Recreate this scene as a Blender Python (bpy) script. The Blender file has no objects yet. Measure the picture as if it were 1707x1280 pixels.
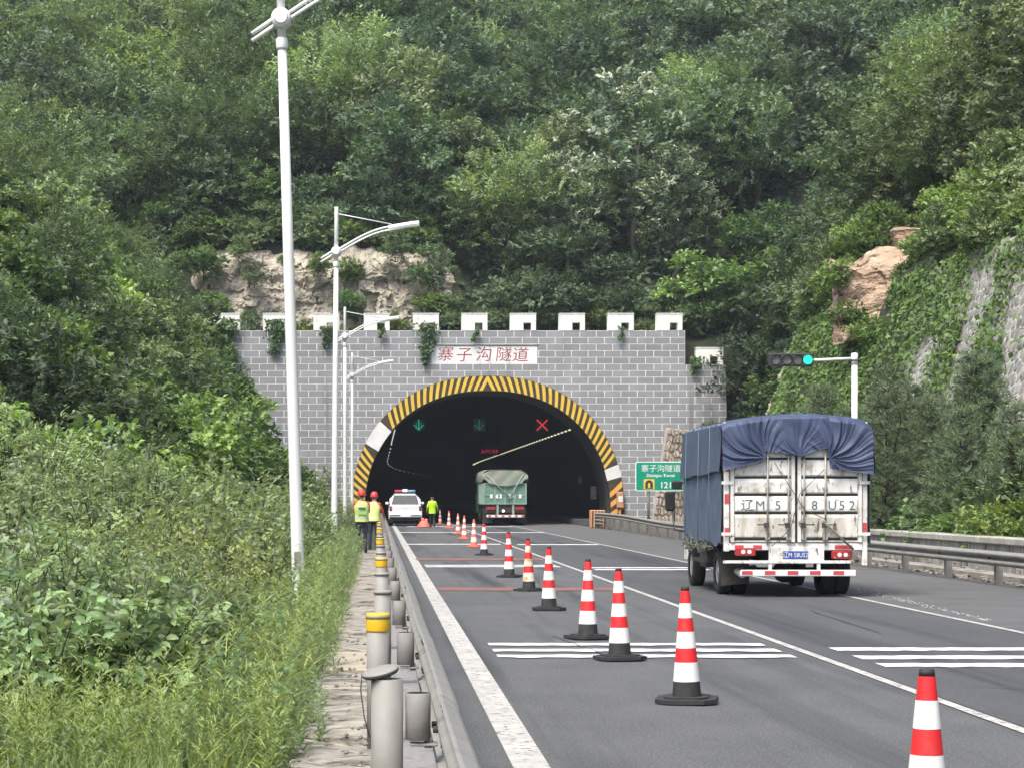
import bpy, math, random
import numpy as np
from mathutils import Vector, Matrix, noise as mnoise

R = math.radians
sc = bpy.context.scene
COL = sc.collection

# ------------------------------------------------------------------ camera
CAMH = 1.6
FPX = 3400.0            # focal length in pixels of a 1707 px wide picture
cd = bpy.data.cameras.new('camera')
cam = bpy.data.objects.new('camera', cd)
COL.objects.link(cam)
cam.location = (0, 0, CAMH)
cam.rotation_euler = (R(90), 0, 0)
cd.sensor_width = 36
cd.lens = 36 * FPX / 1707
cd.shift_x = (853.5 - 630) / 1707
cd.shift_y = (829 - 640) / 1707
cd.clip_start = 0.1
cd.clip_end = 2000
sc.camera = cam

# ------------------------------------------------------------------ sky, sun, exposure
SUN_EL, SUN_AZ = 60, 214      # azimuth clockwise from +Y (the road's direction)
world = bpy.data.worlds.new('World')
sc.world = world
world.use_nodes = True
wn = world.node_tree
bg = wn.nodes['Background']
sky = wn.nodes.new('ShaderNodeTexSky')
sky.sky_type = 'NISHITA'
sky.sun_disc = False
sky.sun_elevation = R(SUN_EL)
sky.sun_rotation = R(SUN_AZ)
sky.air_density = 1.0
sky.dust_density = 4.5
sky.ozone_density = 1.0
wn.links.new(sky.outputs[0], bg.inputs[0])
bg.inputs[1].default_value = 0.15
sd = bpy.data.lights.new('sun', 'SUN')
sd.energy = 2.0
sd.angle = R(22)
sd.color = (1.0, 0.97, 0.92)
sun = bpy.data.objects.new('sun', sd)
COL.objects.link(sun)
_s = Vector((math.sin(R(SUN_AZ)) * math.cos(R(SUN_EL)), math.cos(R(SUN_AZ)) * math.cos(R(SUN_EL)), math.sin(R(SUN_EL))))
sun.rotation_euler = _s.to_track_quat('Z', 'Y').to_euler()
sun.location = _s * 200
vs = sc.view_settings
vs.view_transform = 'Standard'
vs.look = 'None'
vs.exposure = 0.92
vs.gamma = 1.0
vs.use_curve_mapping = False
sc.render.engine = 'CYCLES'
cy = sc.cycles
cy.max_bounces = 4
cy.diffuse_bounces = 2
cy.glossy_bounces = 2
cy.transmission_bounces = 4
cy.transparent_max_bounces = 8
cy.volume_bounces = 0
cy.volume_step_rate = 4
cy.use_adaptive_sampling = True
cy.adaptive_threshold = 0.03
cy.use_denoising = True
cy.sample_clamp_indirect = 6
sc.render.use_persistent_data = False


# ------------------------------------------------------------------ helpers
def PX(px, Y):                 # world X of picture column px at distance Y
    return (px - 630.0) * Y / FPX


def PZ(py, Y):                 # world Z of picture row py at distance Y
    return CAMH - (py - 829.0) * Y / FPX


def link(o, parent=None):
    COL.objects.link(o)
    if parent is not None:
        o.parent = parent
    return o


def tag(o, label=None, cat=None, group=None, kind=None):
    if label: o['label'] = label
    if cat: o['category'] = cat
    if group: o['group'] = group
    if kind: o['kind'] = kind
    return o


def thing(name, label, cat, loc=(0, 0, 0), rz=0.0, group=None):
    o = bpy.data.objects.new(name, None)
    o.empty_display_size = 0.3
    link(o)
    o.location = loc
    o.rotation_euler = (0, 0, rz)
    return tag(o, label, cat, group)


def children_of(o):
    return [c for c in bpy.data.objects if c.parent == o]


def copy_tree(o, kids, loc, rz=0.0, scale=1.0, label=None, group=None):
    """copy of a thing with copies of its parts; kids = {object: [children]}"""
    def rec(a, par):
        c = a.copy()
        COL.objects.link(c)
        c.parent = par
        for b in kids.get(a, ()):
            rec(b, c)
        return c
    c = rec(o, None)
    c.location = loc
    c.rotation_euler = (0, 0, rz)
    c.scale = (scale,) * 3 if not isinstance(scale, tuple) else scale
    if label: c['label'] = label
    if group: c['group'] = group
    return c


def kid_map(root):
    out = {}
    allo = list(bpy.data.objects)
    par = {}
    for c in allo:
        if c.parent is not None:
            par.setdefault(c.parent, []).append(c)
    st = [root]
    while st:
        a = st.pop()
        out[a] = par.get(a, [])
        st += out[a]
    return out


class MB:
    """collects geometry, builds one mesh object"""
    def __init__(s):
        s.v = []; s.f = []; s.m = []; s.sm = []

    def add(s, vs_, fs_, mi=0, smooth=False):
        b = len(s.v)
        s.v += [tuple(p) for p in vs_]
        for f in fs_:
            s.f.append(tuple(b + i for i in f)); s.m.append(mi); s.sm.append(smooth)
        return s

    def box(s, x0, x1, y0, y1, z0, z1, mi=0, bev=0.0):
        if bev <= 0:
            vs_ = [(x, y, z) for z in (z0, z1) for y in (y0, y1) for x in (x0, x1)]
            return s.add(vs_, [(0, 2, 3, 1), (4, 5, 7, 6), (0, 1, 5, 4), (2, 6, 7, 3), (0, 4, 6, 2), (1, 3, 7, 5)], mi)
        # bevelled box: 24 verts
        b = min(bev, (x1 - x0) * .45, (y1 - y0) * .45, (z1 - z0) * .45)
        vs_ = []
        idx = {}
        for sx in (0, 1):
            for sy in (0, 1):
                for sz in (0, 1):
                    X = (x0, x1)[sx]; Y = (y0, y1)[sy]; Z = (z0, z1)[sz]
                    dx = (b, -b)[sx]; dy = (b, -b)[sy]; dz = (b, -b)[sz]
                    for ax in range(3):
                        p = [X + dx, Y + dy, Z + dz]
                        p[ax] = (X, Y, Z)[ax]
                        idx[(sx, sy, sz, ax)] = len(vs_); vs_.append(tuple(p))
        fs_ = []
        I = idx
        def ok(q):
            return q
        for sx in (0, 1):
            q = [I[(sx, 0, 0, 0)], I[(sx, 1, 0, 0)], I[(sx, 1, 1, 0)], I[(sx, 0, 1, 0)]]
            fs_.append(q if sx else q[::-1])
            q = [I[(0, sx, 0, 1)], I[(0, sx, 1, 1)], I[(1, sx, 1, 1)], I[(1, sx, 0, 1)]]
            fs_.append(q if sx else q[::-1])
            q = [I[(0, 0, sx, 2)], I[(1, 0, sx, 2)], I[(1, 1, sx, 2)], I[(0, 1, sx, 2)]]
            fs_.append(q if sx else q[::-1])
        for a, b_ in ((0, 1), (0, 2), (1, 2)):
            c = 3 - a - b_
            for sa in (0, 1):
                for sb in (0, 1):
                    k0 = [0, 0, 0]; k1 = [0, 0, 0]
                    k0[a] = k1[a] = sa; k0[b_] = k1[b_] = sb; k0[c] = 0; k1[c] = 1
                    fs_.append([I[(*k0, a)], I[(*k1, a)], I[(*k1, b_)], I[(*k0, b_)]])
        for sx in (0, 1):
            for sy in (0, 1):
                for sz in (0, 1):
                    fs_.append([I[(sx, sy, sz, 0)], I[(sx, sy, sz, 1)], I[(sx, sy, sz, 2)]])
        return s.add(vs_, fs_, mi)

    def tube(s, pts, rad, n=10, mi=0, caps=True, smooth=True):
        pts = [Vector(p) for p in pts]
        if not hasattr(rad, '__len__'): rad = [rad] * len(pts)
        vs_ = []
        up = None
        for i, p in enumerate(pts):
            d = (pts[min(i + 1, len(pts) - 1)] - pts[max(i - 1, 0)]).normalized()
            if up is None:
                up = Vector((0, 0, 1)) if abs(d.z) < .9 else Vector((1, 0, 0))
            a = d.cross(up).normalized(); b = a.cross(d).normalized()
            up = b
            for k in range(n):
                t = 2 * math.pi * k / n
                vs_.append(p + (a * math.cos(t) + b * math.sin(t)) * rad[i])
        fs_ = []
        for i in range(len(pts) - 1):
            for k in range(n):
                k2 = (k + 1) % n
                fs_.append((i * n + k, i * n + k2, (i + 1) * n + k2, (i + 1) * n + k))
        s.add(vs_, fs_, mi, smooth)
        if caps:
            b0 = len(s.v) - len(vs_)
            s.f.append(tuple(b0 + k for k in range(n))[::-1]); s.m.append(mi); s.sm.append(False)
            e = b0 + (len(pts) - 1) * n
            s.f.append(tuple(e + k for k in range(n))); s.m.append(mi); s.sm.append(False)
        return s

    def lathe(s, prof, n=20, mi=0, c=(0, 0, 0), axis='z', caps=True, smooth=True):
        """prof: (radius, height)"""
        vs_ = []
        for r, h in prof:
            for k in range(n):
                t = 2 * math.pi * k / n
                a, b = r * math.cos(t), r * math.sin(t)
                if axis == 'z': p = (c[0] + a, c[1] + b, c[2] + h)
                elif axis == 'y': p = (c[0] + a, c[1] + h, c[2] + b)
                else: p = (c[0] + h, c[1] + a, c[2] + b)
                vs_.append(p)
        fs_ = []
        for i in range(len(prof) - 1):
            for k in range(n):
                k2 = (k + 1) % n
                fs_.append((i * n + k, i * n + k2, (i + 1) * n + k2, (i + 1) * n + k))
        b0 = len(s.v)
        s.add(vs_, fs_, mi, smooth)
        if caps:
            s.f.append(tuple(b0 + k for k in range(n))[::-1]); s.m.append(mi); s.sm.append(False)
            e = b0 + (len(prof) - 1) * n
            s.f.append(tuple(e + k for k in range(n))); s.m.append(mi); s.sm.append(False)
        return s

    def poly_y(s, pts, y0, y1, mi=0):
        """polygon in X-Z extruded from y0 (front) to y1"""
        n = len(pts)
        vs_ = [(x, y0, z) for x, z in pts] + [(x, y1, z) for x, z in pts]
        fs_ = [tuple(range(n)), tuple(range(2 * n - 1, n - 1, -1))]
        fs_ += [(i, i + n, (i + 1) % n + n, (i + 1) % n) for i in range(n)]
        return s.add(vs_, fs_, mi)

    def poly_z(s, pts, z0, z1, mi=0):
        n = len(pts)
        vs_ = [(x, y, z0) for x, y in pts] + [(x, y, z1) for x, y in pts]
        fs_ = [tuple(range(n))[::-1], tuple(range(n, 2 * n))]
        fs_ += [(i, (i + 1) % n, (i + 1) % n + n, i + n) for i in range(n)]
        return s.add(vs_, fs_, mi)

    def mesh(s, name, mats):
        me = bpy.data.meshes.new(name)
        me.from_pydata(s.v, [], s.f)
        for m in (mats if isinstance(mats, (list, tuple)) else [mats]):
            me.materials.append(m)
        me.polygons.foreach_set('material_index', s.m)
        me.polygons.foreach_set('use_smooth', s.sm)
        me.update()
        return me

    def build(s, name, mats, parent=None, loc=None):
        o = bpy.data.objects.new(name, s.mesh(name, mats))
        link(o, parent)
        if loc: o.location = loc
        return o


def fix_normals(o):
    import bmesh
    bm = bmesh.new(); bm.from_mesh(o.data)
    bmesh.ops.recalc_face_normals(bm, faces=bm.faces)
    bm.to_mesh(o.data); bm.free()
    return o


def text_mesh(s, size, mat, extrude=0.0, bold=0.0, shear=0.0, align='CENTER', sx=1.0):
    cu = bpy.data.curves.new('lettering', 'FONT')
    cu.body = s
    cu.size = size
    cu.extrude = extrude
    cu.offset = bold
    cu.shear = shear
    cu.align_x = align
    cu.align_y = 'CENTER'
    cu.resolution_u = 3
    o = bpy.data.objects.new('lettering', cu)
    COL.objects.link(o)
    dg = bpy.context.evaluated_depsgraph_get()
    me = bpy.data.meshes.new_from_object(o.evaluated_get(dg))
    bpy.data.objects.remove(o)
    me.materials.clear(); me.materials.append(mat)
    # stand it up: text plane XY -> X Z facing -Y
    co = np.zeros(len(me.vertices) * 3); me.vertices.foreach_get('co', co)
    co = co.reshape(-1, 3)
    out = np.stack([co[:, 0] * sx, -co[:, 2], co[:, 1]], 1)
    me.vertices.foreach_set('co', out.ravel()); me.update()
    return me


def place_mesh(name, me, parent, loc):
    o = bpy.data.objects.new(name, me)
    link(o, parent)
    o.location = loc
    return o


# ------------------------------------------------------------------ materials
def mat(name, c1, c2=None, scale=3.0, detail=4.0, rough=0.75, metal=0.0, bump=0.0, bscale=60.0, stretch=(1, 1, 1),
        spots=None, coords='pos', rnd=0.0, spec=0.5, lo=0.35, hi=0.65, spots2=None, bdist=0.02, stretch2=None):
    m = bpy.data.materials.new(name)
    m.use_nodes = True
    nt = m.node_tree; N = nt.nodes; L = nt.links
    bs = N['Principled BSDF']
    bs.inputs['Roughness'].default_value = rough
    bs.inputs['Metallic'].default_value = metal
    bs.inputs['Specular IOR Level'].default_value = spec
    if coords == 'pos':
        src = N.new('ShaderNodeNewGeometry').outputs['Position']
    else:
        src = N.new('ShaderNodeTexCoord').outputs['Object']
    mp = N.new('ShaderNodeMapping'); mp.inputs['Scale'].default_value = stretch
    L.new(src, mp.inputs['Vector'])
    def col(c): return (*c, 1.0)
    mp2 = mp
    if stretch2:
        mp2 = N.new('ShaderNodeMapping'); mp2.inputs['Scale'].default_value = stretch2
        L.new(src, mp2.inputs['Vector'])
    def noise_tex(sc_, det, mp=mp):
        t = N.new('ShaderNodeTexNoise')
        t.inputs['Scale'].default_value = sc_; t.inputs['Detail'].default_value = det
        t.inputs['Roughness'].default_value = .6
        L.new(mp.outputs[0], t.inputs['Vector'])
        return t.outputs['Fac']
    def ramp(fac, a, b):
        mr = N.new('ShaderNodeMapRange')
        mr.inputs['From Min'].default_value = a; mr.inputs['From Max'].default_value = b
        L.new(fac, mr.inputs['Value'])
        return mr.outputs[0]
    def mix(fac, A, B, mode='MIX'):
        x = N.new('ShaderNodeMix'); x.data_type = 'RGBA'; x.blend_type = mode
        if isinstance(fac, float): x.inputs[0].default_value = fac
        else: L.new(fac, x.inputs[0])
        for i, v in ((6, A), (7, B)):
            if isinstance(v, tuple): x.inputs[i].default_value = v
            else: L.new(v, x.inputs[i])
        return x.outputs[2]
    c = col(c1)
    if c2 is not None:
        c = mix(ramp(noise_tex(scale, detail), lo, hi), col(c1), col(c2))
    for sp in (spots, spots2):
        if sp:
            sc_col, ssc, th, soft = sp
            c = mix(ramp(noise_tex(ssc, 5.0, mp2 if sp is spots2 else mp), th, th + soft), c, col(sc_col))
    if rnd > 0:
        oi = N.new('ShaderNodeObjectInfo')
        mr = N.new('ShaderNodeMapRange')
        mr.inputs['To Min'].default_value = 1 - rnd; mr.inputs['To Max'].default_value = 1 + rnd
        L.new(oi.outputs['Random'], mr.inputs['Value'])
        cb = N.new('ShaderNodeCombineColor')
        for i in range(3): L.new(mr.outputs[0], cb.inputs[i])
        c = mix(1.0, c, cb.outputs[0], 'MULTIPLY')
    if isinstance(c, tuple): bs.inputs['Base Color'].default_value = c
    else: L.new(c, bs.inputs['Base Color'])
    if bump > 0:
        bp = N.new('ShaderNodeBump')
        bp.inputs['Strength'].default_value = bump
        bp.inputs['Distance'].default_value = bdist
        L.new(noise_tex(bscale, 4.0), bp.inputs['Height'])
        L.new(bp.outputs[0], bs.inputs['Normal'])
    return m


def emit(name, c, strength):
    m = bpy.data.materials.new(name)
    m.use_nodes = True
    bs = m.node_tree.nodes['Principled BSDF']
    bs.inputs['Base Color'].default_value = (*[x * .5 for x in c], 1)
    bs.inputs['Emission Color'].default_value = (*c, 1)
    bs.inputs['Emission Strength'].default_value = strength
    return m


def leaf_mat(name, dark, light, trans=0.3, rough=0.55, under=None, pale=None):
    """leaf colour: from dark to light by the leaf's own tint, times the plant's own colour"""
    m = bpy.data.materials.new(name)
    m.use_nodes = True
    nt = m.node_tree; N = nt.nodes; L = nt.links
    bs = N['Principled BSDF']
    bs.inputs['Roughness'].default_value = rough
    bs.inputs['Specular IOR Level'].default_value = .35
    at = N.new('ShaderNodeAttribute'); at.attribute_name = 'tint'
    def mix(fac, A, B, mode='MIX'):
        x = N.new('ShaderNodeMix'); x.data_type = 'RGBA'; x.blend_type = mode
        if isinstance(fac, float): x.inputs[0].default_value = fac
        else: L.new(fac, x.inputs[0])
        for i, v in ((6, A), (7, B)):
            if isinstance(v, tuple): x.inputs[i].default_value = v
            else: L.new(v, x.inputs[i])
        return x.outputs[2]
    c = mix(at.outputs['Fac'], (*dark, 1), (*light, 1))
    oi = N.new('ShaderNodeObjectInfo')
    c = mix(1.0, c, oi.outputs['Color'], 'MULTIPLY')
    if pale is not None:
        mr = N.new('ShaderNodeMapRange')
        mr.inputs['From Min'].default_value = 1.0; mr.inputs['From Max'].default_value = 2.0
        L.new(at.outputs['Fac'], mr.inputs['Value'])
        c = mix(mr.outputs[0], c, (*pale, 1))
    if under is not None:
        g = N.new('ShaderNodeNewGeometry')
        c = mix(g.outputs['Backfacing'], c, (*under, 1))
    L.new(c, bs.inputs['Base Color'])
    tr = N.new('ShaderNodeBsdfTranslucent')
    c2 = mix(1.0, c, (1.25, 1.3, 0.55, 1), 'MULTIPLY')
    L.new(c2, tr.inputs['Color'])
    ms = N.new('ShaderNodeMixShader'); ms.inputs[0].default_value = trans
    L.new(bs.outputs[0], ms.inputs[1]); L.new(tr.outputs[0], ms.inputs[2])
    L.new(ms.outputs[0], N['Material Output'].inputs['Surface'])
    return m


MT = {}
MT['asphalt'] = mat('asphalt', (.062, .065, .065), (.086, .089, .089), scale=1.2, rough=.85, bump=.5, bscale=170, spots=((.17, .17, .165), 55, .48, .22), spots2=((.036, .038, .039), 1.0, .5, .16), stretch=(1, .55, 1), bdist=.006, stretch2=(1.1, .035, 1))
MT['asphalt_lane'] = mat('asphalt_lane', (.052, .055, .056), (.07, .073, .074), scale=.9, rough=.8, bump=.4, bscale=170, spots=((.12, .12, .12), 55, .5, .22), stretch=(1.4, .3, 1), bdist=.006, spots2=((.034, .035, .038), 1.0, .5, .16), stretch2=(1.3, .03, 1))
MT['shoulder'] = mat('asphalt_shoulder', (.085, .086, .085), (.11, .111, .109), scale=.8, rough=.9, bump=.5, bscale=150, spots=((.17, .16, .15), 80, .62, .12), bdist=.006)
MT['line'] = mat('road_paint', (.5, .49, .45), (.38, .37, .34), scale=2.5, rough=.7, bump=.4, bscale=70, spots=((.12, .12, .12), 13, .56, .06), bdist=.005)
MT['line_clean'] = mat('road_paint_fresh', (.74, .74, .72), (.64, .64, .62), scale=3, rough=.65, bump=.2, bscale=90, spots=((.2, .2, .2), 22, .68, .06), bdist=.005)
MT['redband'] = mat('worn_red_paint', (.1, .085, .08), (.42, .13, .08), scale=5, rough=.85, lo=.42, hi=.68, stretch=(.35, 1.6, 1), bump=.4, bscale=160, bdist=.005)
MT['concrete'] = mat('concrete', (.33, .32, .29), (.22, .21, .19), scale=1.6, rough=.9, bump=.35, bscale=40, spots=((.12, .12, .1), 3.2, .58, .12))
MT['streaked'] = mat('streaked_concrete', (.36, .35, .31), (.2, .2, .175), scale=1.5, rough=.92, bump=.3, bscale=30, stretch=(3.5, 3.5, .35), spots=((.085, .09, .075), 2.2, .56, .1))
MT['coping'] = mat('coping_concrete', (.42, .41, .36), (.28, .28, .24), scale=2.0, rough=.92, bump=.3, bscale=30, spots=((.12, .13, .1), 4, .6, .1))
MT['slab'] = mat('rough_slab', (.4, .37, .31), (.23, .215, .18), scale=3, rough=.95, bump=1.0, bscale=22, spots=((.1, .1, .085), 8, .53, .12), stretch=(.5, 1.6, 1), bdist=.03)
MT['tan_slab'] = mat('sandy_slab', (.4, .35, .27), (.33, .29, .22), scale=6, rough=.95, bump=.3, bscale=60)
MT['kerb'] = mat('gritty_kerb', (.2, .19, .185), (.28, .27, .26), scale=30, rough=.95, bump=.6, bscale=80, spots=((.1, .1, .09), 5, .6, .1))
MT['dirt'] = mat('soil', (.06, .065, .03), (.035, .045, .018), scale=1.4, rough=1, bump=.7, bscale=12, spots=((.1, .085, .055), 2.2, .62, .1))
MT['hill'] = mat('forest_floor', (.03, .037, .018), (.02, .027, .013), scale=.8, rough=1, bump=.7, bscale=6)
MT['steel'] = mat('galvanised_steel', (.27, .264, .238), (.215, .21, .19), scale=4, rough=.62, metal=.0, bump=.05, bscale=60, spots=((.22, .2, .17), 9, .66, .1))
MT['steel_dull'] = mat('dull_steel', (.25, .24, .225), (.19, .183, .172), scale=6, rough=.75, metal=.0, spots=((.17, .15, .12), 12, .64, .1))
MT['bolt'] = mat('dark_bolt', (.06, .06, .058), rough=.6, metal=.4)
MT['rubber'] = mat('black_rubber', (.022, .022, .023), (.035, .034, .033), scale=20, rough=.75, coords='obj')
MT['yellow_band'] = mat('yellow_sheeting', (.8, .5, .02), (.72, .42, .02), scale=8, rough=.4)
MT['pole'] = mat('white_lamp_paint', (.78, .8, .77), (.7, .72, .69), scale=1.2, rough=.45, stretch=(3, 3, .4), spots=((.45, .43, .37), 3, .66, .1))
MT['white_metal'] = mat('white_metal', (.74, .74, .72), rough=.4)
MT['mortar'] = mat('white_mortar', (.82, .83, .82), (.7, .71, .7), scale=1.2, rough=.9, spots2=((.3, .3, .29), 1.0, .57, .2), stretch2=(1.6, 1, .09))
MT['block'] = mat('grey_block', (.3, .306, .312), (.255, .261, .267), scale=.9, rough=.85, rnd=.1, bump=.15, bscale=20, spots=((.345, .345, .345), .5, .58, .2), stretch=(1, 1, .7), spots2=((.17, .17, .165), 1.0, .57, .2), stretch2=(1.6, 1, .09))
MT['plaster'] = mat('white_plaster', (.84, .84, .8), (.76, .76, .72), scale=1.4, rough=.9, stretch=(2.5, 2.5, .5), spots=((.3, .3, .26), 2.6, .64, .14), bump=.2, bscale=30)
MT['stripe_y'] = mat('yellow_paint', (.78, .52, .05), (.66, .43, .06), scale=2.2, rough=.6)
MT['stripe_o'] = mat('orange_paint', (.8, .4, .07), (.7, .34, .08), scale=2.2, rough=.6)
MT['stripe_k'] = mat('black_paint', (.035, .028, .016), (.06, .047, .022), scale=2.2, rough=.7)
MT['plate_w'] = mat('white_plate', (.78, .78, .76), (.68, .68, .66), scale=3, rough=.6)
MT['lining'] = mat('shade_dark_lining', (.022, .022, .024), (.014, .014, .016), scale=.5, rough=.9, bump=.1, bscale=8)  # near black: the darkness of the bore is put into the colour
MT['cable'] = mat('kerb_and_lit_mouth', (.1, .1, .1), (.06, .06, .06), scale=2, rough=.9)
MT['red_ink'] = mat('red_lettering', (.42, .045, .06), (.2, .03, .035), scale=5, rough=.6)
MT['rock'] = mat('tan_rock', (.5, .46, .37), (.33, .295, .235), scale=.8, detail=9, rough=.95, bump=1.0, bscale=4, spots=((.11, .095, .07), 1.5, .58, .06), bdist=.25, stretch=(1.3, .8, .8), spots2=((.56, .52, .43), 1.1, .57, .07))
MT['rock_red'] = mat('reddish_rock', (.5, .37, .26), (.3, .2, .14), scale=.9, detail=9, rough=.95, bump=1.0, bscale=4, spots=((.1, .07, .05), 1.9, .57, .04), bdist=.2, stretch=(.8, .8, 1.8), spots2=((.6, .5, .38), 1.4, .57, .07))
MT['stone'] = mat('rubble_stone', (.29, .285, .26), (.2, .195, .175), scale=2.4, rough=.93, bump=.7, bscale=18, rnd=.2, spots=((.14, .14, .12), 4, .6, .1), bdist=.03)
MT['stone_brown'] = mat('brown_stone', (.5, .42, .34), (.36, .29, .23), scale=2.4, rough=.93, bump=.7, bscale=14, rnd=.22, spots=((.13, .1, .08), 3, .58, .1), bdist=.03)
MT['stone_joint'] = mat('pale_mortar', (.5, .49, .45), (.38, .37, .34), scale=2, rough=.95, bump=.5, bscale=20)
MT['bark'] = mat('bark', (.07, .06, .048), (.04, .035, .03), scale=6, rough=.95, bump=.5, bscale=18, stretch=(2, 2, .4), coords='obj')
MT['pale_bark'] = mat('pale_bark', (.15, .145, .125), (.09, .085, .072), scale=5, rough=.9, coords='obj')

# ------------------------------------------------------------------ terrain
YP = 121.0              # distance of the portal's face
AX, AZ = 6.5, 0.67      # arch centre and spring height


def sst(a, b, x):
    t = min(1.0, max(0.0, (x - a) / (b - a)))
    return t * t * (3 - 2 * t)


def road_curve(y):
    return 3.2e-4 * (y - 230) ** 2 if y > 230 else 0.0


def cut_x(y):
    """foot of the right cut face"""
    return 15.4 + 6.0 * sst(86, 112, y)


def terrain(x, y):
    # left verge and slope
    d = max(0.0, -x - 2.2)
    k = sst(38, 92, y)
    hl = d * (.10 + .18 * sst(3, 9, d)) * (1 - k) + k * (d * .95)
    # right cut face, then hillside
    d2 = x - cut_x(y)
    hr = 0.0
    if d2 > 0:
        hr = min(d2, 3.2) * 2.85 + max(0.0, d2 - 3.2) * 0.92
    h = max(hl, hr)
    if h <= 0.0: h = -0.06
    if y > 121.6:
        yy = y - 121.9
        hb = 10.7 + max(0, yy) * .5
        w = sst(-14.5, -11, x) * (1 - sst(2.2, 5, x))
        hb += (3.9 * sst(125.5, 127.3, y)) * (.25 + .75 * w)
        hb += 5.0 * sst(15, 45, -x) + .25 * max(0, x - 19)
        h = max(h, hb)
    n = mnoise.noise(Vector((x * .09, y * .09, 3.1)))
    if h > .6: h += n * min(1.2, h * .25)
    return h


def build_terrain():
    xs = list(np.arange(-62, -12, 2.5)) + list(np.arange(-12, -2.2, .8)) + [-2.2, -1.4, -.5, .1, 3, 6, 9, 11.6, 12.4, 13.2, 14.2, 15.0, 15.4] + list(np.arange(15.9, 19.5, .4)) + list(np.arange(20, 34, 1.5)) + list(np.arange(35, 90, 3))
    ys = list(np.arange(-6, 119, 2.0)) + [119, 120.4, 121.55, 121.95] + list(np.arange(122.6, 130, .9)) + list(np.arange(131, 160, 2)) + list(np.arange(161, 240, 4))
    vs_, fs_, mi = [], [], []
    nx = len(xs)
    for y in ys:
        for x in xs:
            vs_.append((x, y, terrain(x, y)))
    for j in range(len(ys) - 1):
        for i in range(nx - 1):
            xm = (xs[i] + xs[i + 1]) / 2; ym = (ys[j] + ys[j + 1]) / 2
            if -2.4 < xm < 15.6 and 119.5 < ym < 122.2: continue
            fs_.append((j * nx + i, j * nx + i + 1, (j + 1) * nx + i + 1, (j + 1) * nx + i))
            mi.append(0 if (-9 < xm < 15 and ym < 60) else 1)
    m = MB(); m.add(vs_, fs_)
    m.m = mi; m.sm = [True] * len(fs_)
    o = m.build('hillside_ground', [MT['dirt'], MT['hill']])
    tag(o, kind='structure')
    return o


hill_obj = build_terrain()

# ------------------------------------------------------------------ road with its markings
EDGE_X = (0.80, 1.02)
LANE_X = 4.42
RIGHT_X = 7.62


def strip(xa, xb, y0, y1, z, seg=4.0):
    """sheet from y0 to y1 that follows the road's bend; xa, xb offsets"""
    m = MB()
    n = max(1, int((y1 - y0) / seg))
    vs_ = []
    for j in range(n + 1):
        y = y0 + (y1 - y0) * j / n
        c = road_curve(y)
        vs_ += [(xa + c, y, z), (xb + c, y, z)]
    m.add(vs_, [(2 * j, 2 * j + 1, 2 * j + 3, 2 * j + 2) for j in range(n)])
    return m


road = strip(.33, 11.75, -4, 520, 0.0).build('road', MT['asphalt'])
tag(road, 'dark asphalt carriageway running straight into the tunnel', kind='structure')
strip(LANE_X + .08, RIGHT_X - .08, -4, 520, .004).build('middle_lane_surface', MT['asphalt_lane'], road)
strip(RIGHT_X + .08, 11.7, -4, 121, .004).build('shoulder_surface', MT['shoulder'], road)
strip(EDGE_X[0], EDGE_X[1], -4, 330, .008).build('edge_line', MT['line'], road)
strip(LANE_X - .05, LANE_X + .05, -4, 330, .008).build('lane_line', MT['line'], road)
strip(RIGHT_X - .05, RIGHT_X + .05, -4, 330, .008).build('edge_line', MT['line'], road)
MT['crack'] = mat('tar_crack', (.022, .022, .023), rough=.6)
def crack(pts, w=.008):
    rng_ = random.Random(len(pts) * 7 + int(pts[0][1]))
    P_ = []
    for (x0, y0), (x1, y1) in zip(pts[:-1], pts[1:]):
        for i in range(12): P_.append((x0 + (x1 - x0) * i / 12 + rng_.uniform(-.015, .015), y0 + (y1 - y0) * i / 12 + rng_.uniform(-.03, .03)))
    vs_ = []
    for i, (x, y_) in enumerate(P_):
        a, b = P_[max(0, i - 1)], P_[min(len(P_) - 1, i + 1)]
        l_ = math.hypot(b[0] - a[0], b[1] - a[1]) or 1
        nx_, ny_ = -(b[1] - a[1]) / l_ * w, (b[0] - a[0]) / l_ * w
        vs_ += [(x + nx_, y_ + ny_, .0125), (x - nx_, y_ - ny_, .0125)]
    MB().add(vs_, [(2 * i, 2 * i + 1, 2 * i + 3, 2 * i + 2) for i in range(len(P_) - 1)]).build('crack', MT['crack'], road)
for c_ in ([(2.0, 23.6), (2.35, 20.2)], [(3.2, 22.6), (3.5, 21.9)], [(1.1, 30.5), (2.2, 30.9), (4.3, 30.4)], [(5.0, 17.2), (6.0, 16.6), (7.4, 17.0)], [(3.0, 38), (3.3, 44)], [(8.3, 24), (9.6, 27), (10.6, 33)], [(5.9, 24), (6.1, 29)]):
    crack(c_)


def rumble(x0, x1, y, w=.4, seed=0):
    rng = random.Random(seed)
    m = MB()
    n = 26
    a = [(x0 + (x1 - x0) * i / n, y - w / 2 + rng.uniform(-.055, .055)) for i in range(n + 1)]
    b = [(x0 + (x1 - x0) * i / n, y + w / 2 + rng.uniform(-.035, .035)) for i in range(n + 1)]
    vs_ = [(x, yy, .0105) for x, yy in a] + [(x, yy, .0105) for x, yy in b]
    m.add(vs_, [(i, i + 1, n + 2 + i, n + 1 + i) for i in range(n)])
    # worn joints
    m.build('rumble_stripe', MT['line_clean'], road)


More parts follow.
